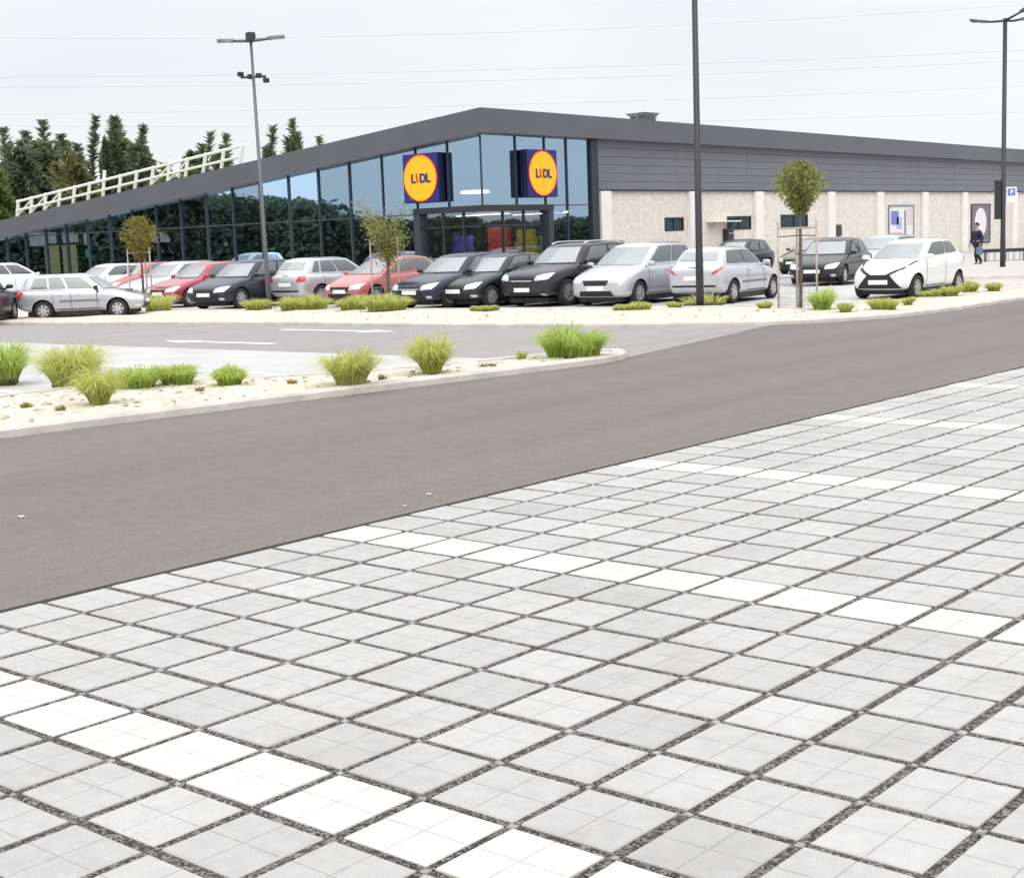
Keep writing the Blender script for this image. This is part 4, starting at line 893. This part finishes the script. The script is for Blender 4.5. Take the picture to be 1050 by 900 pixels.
ps = thing('pole_sign', 'small white and blue square sign on the right lamp post', 'sign', (rp.x+cr.x*.30, rp.y+cr.y*.30, pz)); ps.rotation_euler = (0, 0, YAW)
MB().bevbox(-.2, .2, -.02, .02, 0, .58, .01).build('sign_plate', m_white, ps); MB().box(-.14, .14, -.027, -.021, .26, .52).build('blue_field', m_pblue, ps); o = text_mesh('P', .22, m_white, ps, 'letter'); o.location = (-.06, -.041, .31); o.rotation_euler = (R(90), 0, 0)
MB().tube([(-.3, .03, .1), (.1, .03, .1)], .015, 6).build('clamp', m_pole, ps)

# ------------------------------------------------------------------ vegetation
def leaf_mat(name, lo, hi, trans=0.25):
    m = mat(name, lo, 0.65, spec=0.25); nt, n, l, b = nodes_of(m)
    at_ = n.new('ShaderNodeAttribute'); at_.attribute_name = 'tone'; c = ramp(nt, at_.outputs['Fac'], [(0.0, lo), (1.0, hi)])
    l.new(c, b.inputs['Base Color'])
    if trans:
        tl = n.new('ShaderNodeBsdfTranslucent'); l.new(c, tl.inputs['Color']); mx = n.new('ShaderNodeMixShader'); mx.inputs[0].default_value = trans
        l.new(b.outputs[0], mx.inputs[1]); l.new(tl.outputs[0], mx.inputs[2]); l.new(mx.outputs[0], n['Material Output'].inputs['Surface'])
    return m
def leaves(name, V, T, m, parent, nv=4):
    n = len(V)//nv; me = bpy.data.meshes.new(name); me.from_pydata([tuple(p) for p in V], [], [tuple(range(i*nv, i*nv+nv)) for i in range(n)]); me.materials.append(m)
    a = me.attributes.new('tone', 'FLOAT', 'FACE'); a.data.foreach_set('value', np.array(T, dtype=np.float32)); o = bpy.data.objects.new(name, me); COL.objects.link(o); o.parent = parent; return o
def quad_leaf(c, d, ln, wd, up=None):
    d = Vector(d).normalized(); s = d.cross(Vector((random.gauss(0, 1), random.gauss(0, 1), random.gauss(0, 1)))).normalized()*wd/2; c = Vector(c)
    return [c-d*ln/2, c+s, c+d*ln/2, c-s]
m_grass = leaf_mat('grass_blades', (0.36, 0.39, 0.07), (0.80, 0.83, 0.34), 0.6); m_grass2 = leaf_mat('fresh_grass_blades', (0.27, 0.38, 0.05), (0.70, 0.80, 0.28), 0.6); m_dry = leaf_mat('dry_blades', (0.20, 0.14, 0.06), (0.44, 0.36, 0.17), 0.3)
m_thatch = mat('grass_crown', (0.10, 0.085, 0.04), 0.95, var=0.3, scale=20)
def tuft(px, base, top, wpx, label, m=None, n=None, droop=1.0, group='ornamental grass tufts in the planting beds'):
    x, y = ground(px, base-2, 0.07); d = (Vector((x, y, 0))-CAM).dot(CF); hgt = (base-top)*d/F_PX*.96; wid = wpx*d/F_PX
    t = thing('grass_tuft', label, 'grass', (x, y, 0.08), 0, group); n = n or int(700+900*min(1.6, wid))
    V = []; T = []; xw = to_world(Vector((1, 0, 0))); yw = Vector((-xw.y, xw.x, 0)); bw = max(.05, wid*.5-hgt*.36); bd = max(.06, min(bw, hgt*.48)); lob = [random.uniform(.75, 1.1) for _ in range(9)]
    for i in range(n):
        a = random.uniform(0, 6.283); r_ = math.sqrt(random.random()); ex, ey = math.cos(a)*r_, math.sin(a)*r_; b0 = xw*ex*bw+yw*ey*bd
        lb = lob[int((ex+1)*3.99)]; ln = hgt*lb*(1-.30*r_*r_)*random.uniform(.55, 1.15)
        dr = (xw*(ex+random.gauss(0, .45))+yw*(ey+random.gauss(0, .45))); lean = min(1.25, .2+.62*r_+abs(random.gauss(0, .32))); dr = dr.normalized() if dr.length > .01 else xw
        w_ = random.uniform(.0028, .0065)*(1+d/32); sdv = Vector((-dr.y, dr.x, 0)); sdv = (sdv+Vector((random.gauss(0, .6), random.gauss(0, .6), 0))).normalized()*w_
        pts = [b0, b0+dr*ln*.20*lean+Vector((0, 0, ln*.48)), b0+dr*ln*.50*lean*droop+Vector((0, 0, ln*(.86-.06*lean))), b0+dr*ln*.92*lean*droop+Vector((0, 0, ln*(1.0-.34*lean*droop)))]
        tn = min(1, max(0, random.gauss(.56, .25)))
        for k in range(3):
            s0 = 1-.25*k; s1 = 1-.25*(k+1) if k < 2 else .12
            V += [pts[k]-sdv*s0, pts[k]+sdv*s0, pts[k+1]+sdv*s1, pts[k+1]-sdv*s1]; T += [min(1, max(0, tn))]
    leaves('blades', V, T, m or m_grass, t)
    cr_ = MB(); bm = bmesh.new(); bmesh.ops.create_icosphere(bm, subdivisions=3, radius=1); bm.verts.index_update(); ps_ = []
    for v in bm.verts:
        g_ = random.uniform(.8, 1.15); q = xw*v.co.x*bw*1.05*g_+yw*v.co.y*bd*1.05*g_; ps_.append((q.x, q.y, v.co.z*hgt*.14*g_-.01))
    cr_.add(ps_, [[v.index for v in f.verts] for f in bm.faces]); bm.free(); cr_.build('root_crown', m_thatch, t); return t
G = m_grass2
tuft(8, 392, 347, 52, 'tall grass tuft cut by the left picture edge, in the front island', G)
tuft(74, 398, 344, 74, 'big round feathery grass tuft, the largest at the left end of the front island')
tuft(102, 418, 374, 46, 'yellowish grass tuft nearest to the road, in front of the big round one')
tuft(140, 401, 372, 56, 'low green tuft just right of the big round feathery one', G)
tuft(182, 397, 371, 46, 'loose green tuft just left of the small lone compact tuft', G)
tuft(236, 398, 374, 38, 'small lone compact tuft at the middle of the front island', G)
tuft(360, 398, 347, 62, 'rounded yellow-green grass tuft, left one of the two upright tufts in mid island')
tuft(443, 386, 338, 50, 'upright grass tuft, right one of the two upright tufts in mid island')
tuft(588, 369, 331, 78, 'wide green grass clump close to the pointed tip of the front island', G)
tuft(535, 371, 360, 16, 'tiny sprig left of the wide clump near the island tip', G, 120)
for px, py, w_, lb in ((27, 421, 16, 'brown dry sprig near the left kerb of the front island'), (62, 424, 12, 'tiny dry sprig by the road kerb left of the yellowish tuft'), (300, 397, 14, 'dry sprig between the lone compact tuft and the mid island tufts'), (392, 392, 12, 'dry sprig just right of the rounded yellow-green tuft'), (500, 379, 22, 'brown dry patch right of the upright mid island tuft'), (205, 404, 14, 'dry sprig under the loose green tuft')):
    tuft(px, py, py-7, w_, lb, m_dry, 70, group='dry sprigs in the front island')
tuft(163, 321, 298, 40, 'bushy tuft in the row bed at the foot of the left sapling', m_grass, 500)
tuft(264, 320, 307, 32, 'low tuft left of the foot of the lamp post with cameras')
tuft(312, 320, 302, 58, 'low wide tuft in front of the silver hatchback seen from behind')
tuft(362, 320, 303, 36, 'tuft in front of the light red car, at its left lamp')
tuft(397, 321, 300, 52, 'widest tuft of the row bed in front of the light red and navy cars')
tuft(497, 321, 314, 34, 'flat tuft in front of the small dark green hatchback')
tuft(648, 321, 311, 44, 'flat tuft in front of the silver-white people carrier')
tuft(692, 318, 310, 18, 'small sprig in front of the left rear lamp of the silver hatchback')
tuft(722, 314, 300, 54, 'pale thin tuft round the foot of the tall central lamp post', m_grass, 220)
tuft(784, 319, 310, 17, 'small round tuft between the central lamp post and the right sapling')
tuft(843, 320, 293, 34, 'bright green tuft, the brightest, at the foot of the right sapling', G, 620)
tuft(867, 322, 311, 18, 'small low tuft right of the brightest green tuft')
tuft(906, 320, 305, 34, 'tuft under the nose of the white city car')
tuft(931, 315, 305, 15, 'small sprig right under the front plate end of the white city car')
tuft(953, 307, 298, 26, 'pale tuft at the front wheel of the white city car')
tuft(974, 306, 293, 24, 'olive tuft below the door of the white city car')
tuft(994, 302, 289, 22, 'olive tuft at the rear wheel of the white city car')
tuft(1019, 301, 290, 18, 'small lone tuft at the right end of the row bed')

# young staked trees
m_bark = mat('bark', (0.13, 0.10, 0.075), 0.9, var=0.25, scale=12); m_stakew = mat('stake_wood', (0.46, 0.38, 0.32), 0.85, var=0.2, scale=6); m_leafy = leaf_mat('young_leaves', (0.15, 0.17, 0.05), (0.46, 0.47, 0.17), 0.55); m_leafa = leaf_mat('yellowing_leaves', (0.10, 0.10, 0.02), (0.42, 0.35, 0.08), 0.45)
def sapling(label, px, base, crown_lo, crown_hi, wpx, m, n, vase, stakes, dz=0):
    x, y = ground(px, base, 0.07); d = (Vector((x, y, 0))-CAM).dot(CF); k = d/F_PX; z0 = at_depth(px, crown_lo, d).z-.07; z1 = at_depth(px, crown_hi, d).z-.07; hw = wpx*k/2
    t = thing('young_tree', label, 'tree', (x, y, 0.07), 0, 'young staked trees in the row bed')
    tk = MB().tube([(0, 0, -.05), (.01, 0, 1), (0, .01, z0), (.01, 0, z0+(z1-z0)*.8)], [.045, .04, .03, .012], 8); brs = []
    for i in range(22):
        a = random.uniform(0, 6.283); s0 = random.uniform(0, .45); ln = random.uniform(.5, 1); zt = z0+(z1-z0)*min(1, s0+ln*.6)
        rr_ = hw*ln*(vase and (.35+.65*(zt-z0)/(z1-z0)) or .8)
        p0 = (0, 0, z0+(z1-z0)*s0*.6); p2 = (math.cos(a)*rr_, math.sin(a)*rr_, zt); p1 = (p2[0]*.4, p2[1]*.4, (p0[2]+p2[2])/2+.05); tk.tube([p0, p1, p2], [.016, .011, .005], 5); brs.append((p0, p1, p2))
    tk.build('trunk', m_bark, t, True); V = []; T = []
    for i in range(n):
        if vase:
            f = random.random()**.8; pr_ = (.12+.88*min(1, f/.52)**.85)*(1 if f < .60 else 1-((f-.60)/.40)**2*.62); a = random.uniform(0, 6.283); r_ = hw*pr_*math.sqrt(random.random())*(1+.22*math.sin(a*5+f*9)+random.gauss(0, .12))
            q = Vector((math.cos(a)*r_, math.sin(a)*r_, z0+(z1-z0)*f*1.0))
            if f > .68 and random.random() < .62*(f-.5)*2: continue
        else:
            p0, p1, p2 = random.choice(brs); s = random.uniform(.1, 1.05); q = Vector(p0)*(1-s)**2+Vector(p1)*2*s*(1-s)+Vector(p2)*s*s
            q += Vector((random.gauss(0, .12), random.gauss(0, .12), random.gauss(-.04, .12)))*(.4+hw*.8)
        V += quad_leaf(q, (random.gauss(0, 1), random.gauss(0, 1), random.gauss(-.2, 1)), random.uniform(.06, .115), random.uniform(.028, .05)); T.append(min(1, max(0, random.gauss(.45, .3))))
    leaves('crown', V, T, m, t)
    if stakes:
        st_ = thing('tree_stakes', stakes, 'tree stakes', (x, y, 0.05), YAW, 'wooden stake frames round the young trees')
        sp = [(-.47, .1), (.33, -.15), (.02, .45)]; hs_ = [1.92, 1.95, 1.8]
        for (sx_, sy_), hh in zip(sp, hs_): MB().tube([(sx_, sy_, 0), (sx_, sy_, hh)], .024, 8).build('stake', m_stakew, st_, True)
        for i in range(3): a_, b_ = sp[i], sp[(i+1) % 3]; MB().tube([(a_[0], a_[1], 1.78), (b_[0], b_[1], 1.78)], .022, 6).build('cross_rail', m_stakew, st_)
        MB().tube([(sp[0][0], sp[0][1], 1.6), (0, 0, 1.62), (sp[1][0], sp[1][1], 1.6)], .012, 5).build('tie', m_dark, st_)
        lw = MB()
        for k_ in range(9): 
            for i in range(3): a_, b_ = Vector(sp[i]), Vector(sp[(i+1) % 3]); q = a_.lerp(b_, k_/9); lw.tube([(q.x*1.02, q.y*1.02, 0), (q.x*1.02, q.y*1.02, .55)], .0035, 4)
        for z_ in (.15, .35, .54):
            for i in range(3): lw.tube([(sp[i][0]*1.02, sp[i][1]*1.02, z_), (sp[(i+1) % 3][0]*1.02, sp[(i+1) % 3][1]*1.02, z_)], .0035, 4)
        lw.build('wire_guard', m_unit, st_)
    return t
sapling('young tree with vase-shaped dark crown, left of the white city car', 821, 316, 221, 166, 48, m_leafy, 4600, True, 'pale wooden stakes with a wire guard round the right young tree')
sapling('small yellowing young tree at the left, in front of the low glazing', 148, 313, 268, 222, 38, m_leafa, 2600, True, 'wooden stakes round the small yellowing tree at the left')
sapling('loose thin young tree with drooping twigs, left of the entrance', 399, 313, 276, 203, 66, m_leafy, 3200, False, 'wooden stakes round the loose young tree left of the entrance')

m_broad = leaf_mat('broad_leaves', (0.10, 0.14, 0.035), (0.28, 0.34, 0.10), 0.4)
# conifers that rise behind the low end of the roof
m_con = leaf_mat('conifer_needles', (0.10, 0.13, 0.085), (0.34, 0.38, 0.23), 0.5); m_con2 = leaf_mat('conifer_needles_olive', (0.15, 0.165, 0.08), (0.42, 0.42, 0.21), 0.5); m_trunk = mat('conifer_trunk', (0.07, 0.055, 0.045), 0.9)
def conifer(label, px, top, spires, half, m, D=112, n=1500, thin=False):
    c = at_depth(px, 260, D); zt = at_depth(px, top, D).z; k = D/F_PX; t = thing('conifer', label, 'tree', (c.x, c.y, -.02), 0, 'dark conifers behind the store'); xw = to_world(Vector((1, 0, 0)))
    tk = MB().tube([(0, 0, 0), (0, 0, zt*.35), (0, 0, zt*.5)], [.32, .2, .08], 7); V = []; T = []; tips = []
    for (dx_, tp_, r_) in spires:
        b_ = xw*dx_*k*.25+Vector((0, random.gauss(0, .4), zt*.35)); e_ = xw*dx_*k+Vector((random.gauss(0, .6), random.gauss(0, .6), at_depth(px, tp_, D).z)); tk.tube([b_, b_.lerp(e_, .5)+xw*dx_*k*.15, e_], [.12, .07, .02], 5); tips.append((b_, b_.lerp(e_, .5)+xw*dx_*k*.22, e_, r_*k*1.55))
    tk.build('trunk', m_trunk, t)
    for i in range(n):
        b_, m_, e_, r_ = random.choice(tips); s = random.random()**.7; q = b_*(1-s)**2+m_*2*s*(1-s)+e_*s*s; rad = r_*(1-s)**.65*(1 if not thin else .6)+.15; a = random.uniform(0, 6.283)
        rr_ = rad*random.uniform(.1, 1.0)*(.45+.9*abs(math.sin(s*17+a*2))); dr = Vector((math.cos(a), math.sin(a), random.uniform(.1, .8))); p = q+Vector((math.cos(a)*rr_, math.sin(a)*rr_, rr_*random.uniform(-.1, .35)))
        V += quad_leaf(p, dr, random.uniform(.5, 1.05), random.uniform(.12, .24)); T.append(min(1, max(0, random.gauss(.4, .28)+.15*math.sin(s*11+a))))
    if half:
        for i in range(int(n*2.2)):
            a = random.uniform(0, 6.283); s = random.random(); zz = zt*(.46+.36*s+.05*math.sin(a*2+px)); rad = half*k*1.1*(1-s*s*.5)*random.random()**.4*(.8+.3*math.sin(a*3+s*9)); p = Vector((math.cos(a)*rad, math.sin(a)*rad, zz))
            V += quad_leaf(p, (math.cos(a), math.sin(a), random.uniform(-.2, .9)), random.uniform(.4, .9), random.uniform(.2, .4)); T.append(min(1, max(0, random.gauss(.4, .28))))
    leaves('crown', V, T, m, t)
conifer('broad dark conifer with several upright spires, leftmost behind the roof', 28, 132, [(0, 132, 9), (-14, 152, 8), (14, 146, 7), (-22, 165, 6), (6, 160, 9)], 30, m_con, n=1800)
conifer('tallest conifer of the left clump, with a knotted top spire', 62, 124, [(0, 124, 8), (-14, 134, 6), (18, 140, 7), (32, 150, 6), (10, 160, 9)], 36, m_con, D=114, n=2200)
conifer('low olive conifer leaning right, at the right foot of the left clump', 84, 152, [(0, 152, 8), (12, 158, 5), (-16, 166, 8)], 26, m_con2, D=110, n=1500)
conifer('thin bare pole-like conifer standing alone in the gap behind the roof rail', 100, 121, [(0, 121, 4.5)], 0, m_con, D=116, n=420, thin=True)
conifer('slim conifer just left of the second clump', 116, 121, [(0, 121, 6)], 7, m_con, D=113, n=900)
conifer('full olive conifer in the middle of the second clump', 134, 125, [(3, 125, 8), (-8, 146, 9), (12, 150, 8)], 26, m_con2, D=115, n=1900)
conifer('dark conifer bending left at the top, right side of the second clump', 151, 130, [(-2, 130, 5), (9, 148, 4.5), (0, 150, 8)], 15, m_con, D=112, n=1200)
conifer('squat dark conifer, first one right of the gap behind the roof rail', 205, 136, [(0, 136, 5), (-9, 156, 5), (12, 150, 5)], 17, m_con, D=116, n=900)
conifer('small dark conifer, left of the lamp post with cameras', 233, 138, [(0, 138, 4), (7, 152, 3.5), (-8, 152, 4)], 13, m_con, D=118, n=700)
conifer('narrow dark conifer top just right of the lamp post with cameras', 281, 131, [(0, 131, 3.4), (6, 152, 3)], 6, m_con, D=118, n=500, thin=True)
conifer('open conifer with spread side branches over the sloping roof', 308, 123, [(0, 123, 4), (-11, 142, 3.2), (13, 137, 3)], 8, m_con, D=117, n=750)
conifer('smallest conifer tip showing over the roof, rightmost of the conifers', 333, 141, [(0, 141, 2.6)], 4, m_con, D=118, n=260, thin=True)
conifer('low leafy green tree at the far left edge under the conifers', 2, 178, [(0, 178, 12), (10, 186, 9), (-12, 184, 9)], 24, m_broad, D=104, n=1100)
conifer('low yellowish green tree showing under the roof guard rail', 178, 168, [(0, 168, 10), (14, 172, 8), (-12, 174, 8)], 26, m_broad, D=108, n=1200)

# far woods beyond both ends of the car park, seen mirrored in the glass
m_wood = leaf_mat('wood_leaves', (0.06, 0.08, 0.05), (0.17, 0.20, 0.115), 0.3)
def wood(name, label, x0, y0, x1, y1, prof, n, depth):
    V = []; T = []
    nb = 26; nb = 52; hs_ = [interp(i/nb, prof)*random.uniform(.90, 1.08) for i in range(nb+1)]
    for i in range(n):
        s = random.random(); f = s*nb; j = int(f); h_ = hs_[j]+(hs_[min(j+1, nb)]-hs_[j])*(f-j); h_ *= .92+.08*math.sin(f*math.pi)**2
        p = Vector((x0+(x1-x0)*s, y0+(y1-y0)*s, 0))+Vector((random.uniform(-depth, depth), random.uniform(-depth, depth), 0)); p.z = h_*random.random()**.7
        V += quad_leaf(p, (random.gauss(0, 1), random.gauss(0, 1), random.gauss(0, .7)), random.uniform(.4, .8), random.uniform(.28, .5)); T.append(min(1, max(0, random.gauss(.4, .25))))
    o = leaves(name, V, T, m_wood, None); tag(o, label, kind='stuff')
a = to_world(Vector((-88, 20, 0))); b = to_world(Vector((-80, 125, 0)))
wood('west_wood', 'dark wood beyond the left end of the car park', a.x, a.y, b.x, b.y, [(0, 3.5), (.33, 4), (.38, 5), (.41, 6), (.46, 6.2), (.475, 7), (.505, 7.2), (.515, 10.5), (.565, 10.5), (.575, 5.2), (.62, 5), (.64, 8), (1, 8.5)], 130000, 3)
a = to_world(Vector((95, 20, 0))); b = to_world(Vector((100, 130, 0)))
wood('east_wood', 'low wood beyond the right end of the car park', a.x, a.y, b.x, b.y, [(0, 2.5), (.5, 4), (1, 3)], 60000, 3)

# ------------------------------------------------------------------ overhead cables
m_cable = mat('cable', (0.50, 0.51, 0.53), 0.6)
for k, (pl, pm, pr, dd, nm) in enumerate(((31, 34, -10, 150, 'topmost'), (77, 72, 45, 140, 'second from the top'), (86, 83, 55, 140, 'third from the top'), (117, 108, 83, 150, 'fourth from the top'), (124, 128, 112, 150, 'lowest'))):
    p0, p1, p2 = at_depth(-260, pl+2, dd), at_depth(500, pm, dd), at_depth(1300, pr-6, dd); pts = []
    for i in range(41):
        s = i/40*2; q = p0*((s-1)*(s-2)/2)+p1*(-s*(s-2))+p2*(s*(s-1)/2); pts.append(q)
    o = MB().tube(pts, .016, 6).build('overhead_cable', m_cable, None, True); tag(o, 'thin grey overhead cable across the sky, '+nm, 'cable', 'overhead cables across the sky')

# ------------------------------------------------------------------ barrier and walking person at the right
x, y = ground(1028, 268); d = (Vector((x, y, 0))-CAM).dot(CF)
br_ = thing('low_barrier', 'low dark barrier rail on posts by the right lamp post', 'barrier', (x, y, 0.004), YAW)
MB().bevbox(-.95, 1.9, -.06, .06, .42, .58, .02).build('rail', m_dark, br_)
for s in (-.8, .1, 1.0, 1.8): MB().bevbox(s-.04, s+.04, -.05, .05, 0, .42, .01).build('post', m_mull, br_)
bk = MB()
for k in range(9): bk.tube([(-.7+.3*k, .9, 0), (-.7+.3*k, .9, .5), (-.62+.3*k, .9, .5), (-.62+.3*k, .9, 0)], .018, 6)
rk = thing('bicycle_rack', 'pale grey rack of low hoops behind the dark barrier rail', 'rack', (x, y, 0.004), YAW); bk.build('hoops', m_unit, rk); MB().box(-.8, 1.95, .87, .93, .0, .03).build('rack_base', m_unit, rk)

def skin(name, verts, edges, radii, m, parent, sub=2, root=0):
    me = bpy.data.meshes.new(name); me.from_pydata([tuple(v) for v in verts], edges, []); o = bpy.data.objects.new(name, me); COL.objects.link(o)
    sk_ = o.modifiers.new('skin', 'SKIN'); sk_.use_smooth_shade = True
    for i, r in enumerate(radii): me.skin_vertices[0].data[i].radius = (r if isinstance(r, tuple) else (r, r))
    me.skin_vertices[0].data[root].use_root = True
    sb = o.modifiers.new('s', 'SUBSURF'); sb.levels = sub; sb.render_levels = sub
    bpy.context.view_layer.update(); dg = bpy.context.evaluated_depsgraph_get(); dg.update(); m2 = bpy.data.meshes.new_from_object(o.evaluated_get(dg)); bpy.data.objects.remove(o)
    m2.materials.clear(); m2.materials.append(m); m2.polygons.foreach_set('use_smooth', [True]*len(m2.polygons)); r_ = bpy.data.objects.new(name, m2); COL.objects.link(r_); r_.parent = parent; return r_
m_skin = mat('skin', (0.42, 0.26, 0.19), 0.6); m_cloth = mat('dark_jacket', (0.016, 0.022, 0.05), 0.85); m_trous = mat('dark_trousers', (0.018, 0.017, 0.018), 0.85); m_hair = mat('dark_hair', (0.015, 0.012, 0.01), 0.7); m_shoe = mat('shoe', (0.03, 0.03, 0.03), 0.6)
x, y = ground(1002, 272); pr = thing('person', 'person in dark jacket and trousers walking below the round white poster', 'person', (x, y, 0.004), yaw_of(250))
# local frame: x forward, y left, z up
V = [(0,0,.95),(0,0,1.12),(.01,0,1.30),(.02,0,1.44),(.03,0,1.53),(.045,0,1.66),   # pelvis .. head
     (0,.10,.90),(.17,.10,.50),(.10,.10,.10),(.24,.10,.045),                       # left leg, forward
     (0,-.10,.90),(-.06,-.10,.49),(-.30,-.10,.13),(-.17,-.10,.05),                  # right leg, back
     (.01,.19,1.40),(-.08,.24,1.12),(.04,.25,.90),(.08,.245,.83),                    # left arm
     (.01,-.19,1.40),(.04,-.25,1.12),(.18,-.24,.92),(.23,-.235,.86),(.055,0,1.72)]
E = [(0,1),(1,2),(2,3),(3,4),(4,5),(0,6),(6,7),(7,8),(8,9),(0,10),(10,11),(11,12),(12,13),(3,14),(14,15),(15,16),(16,17),(3,18),(18,19),(19,20),(20,21),(5,22)]
Rd = [(.15,.11),(.13,.10),(.16,.11),(.12,.09),.052,.088,.085,.062,.042,.038,.085,.062,.042,.038,.062,.046,.036,.034,.062,.046,.036,.034,.075]
skin('body', V, E, Rd, m_skin, pr)
sh_ = [0,1,2,3,14,15,16,18,19,20]; mp2 = {k: i for i, k in enumerate(sh_)}
skin('jacket', [V[k] for k in sh_]+[(.025, 0, 1.50)], [(mp2[a], mp2[b]) for a, b in E if a in mp2 and b in mp2]+[(3, len(sh_))], [((Rd[k][0]+.03, Rd[k][1]+.03) if isinstance(Rd[k], tuple) else Rd[k]+.026) for k in sh_]+[(.085, .08)], m_cloth, pr)
sh_ = [0,6,7,8,10,11,12]; mp2 = {k: i for i, k in enumerate(sh_)}
skin('trousers', [V[k] for k in sh_], [(mp2[a], mp2[b]) for a, b in E if a in mp2 and b in mp2], [((Rd[k][0]+.012, Rd[k][1]+.012) if isinstance(Rd[k], tuple) else Rd[k]+.018) for k in sh_], m_trous, pr)
for a_, b_ in ((8, 9), (12, 13)): p, q = Vector(V[a_]), Vector(V[b_]); skin('shoe', [p-Vector((.03, 0, .02)), p+Vector((.06, 0, -.05)), q+Vector((.02, 0, -.0))], [(0, 1), (1, 2)], [.05, .05, .042], m_shoe, pr)
hm = MB(); bm = bmesh.new(); bmesh.ops.create_uvsphere(bm, u_segments=16, v_segments=10, radius=1); bm.verts.index_update()
hm.add([(.035+v.co.x*.105-.012, v.co.y*.095, 1.715+v.co.z*.10) for v in bm.verts], [[v.index for v in f.verts] for f in bm.faces if f.calc_center_median().z > -.1 or f.calc_center_median().x < -.3]); bm.free(); hm.build('hair', m_hair, pr, True)
fc = MB(); fc.tube([(.13, 0, 1.69), (.155, 0, 1.655)], [.010, .016], 6); fc.build('nose', m_skin, pr, True)
for s in (-1, 1):
    MB().lathe([(-.006, .001), (0, .012), (.006, .001)], 'x', 8, 0, (.128, s*.034, 1.685)).build('eye', m_dark, pr)
    h0 = Vector(V[17 if s > 0 else 21]); hb = MB()
    for k in range(4): a0 = h0+Vector((.03*(k-1.5)*.5, 0, -.02)); hb.tube([tuple(a0), tuple(a0+Vector((.008, -s*.004, -.045))), tuple(a0+Vector((.004, -s*.02, -.075-.008*(k in (1, 2)))))], [.010, .009, .007], 6)
    hb.tube([tuple(h0+Vector((.02, 0, .0))), tuple(h0+Vector((.045, -s*.01, -.03))), tuple(h0+Vector((.045, -s*.02, -.055)))], [.011, .010, .008], 6); hb.build('fingers', m_skin, pr, True)
bg_ = thing('carrier_bag', 'small dull blue bag held by the walking person', 'bag', tuple(Vector((x, y, 0))+Matrix.Rotation(yaw_of(250), 3, 'Z') @ Vector((.10, .27, .36))), yaw_of(250))
MB().bevbox(-.15, .15, -.06, .06, .1, .40, .03).build('bag_body', mat('bag_blue', (0.10, 0.16, 0.26), 0.6), bg_); MB().tube([(-.1, 0, .39), (-.07, 0, .47), (.03, 0, .47), (.06, 0, .39)], .008, 6).build('bag_handle', m_dark, bg_)
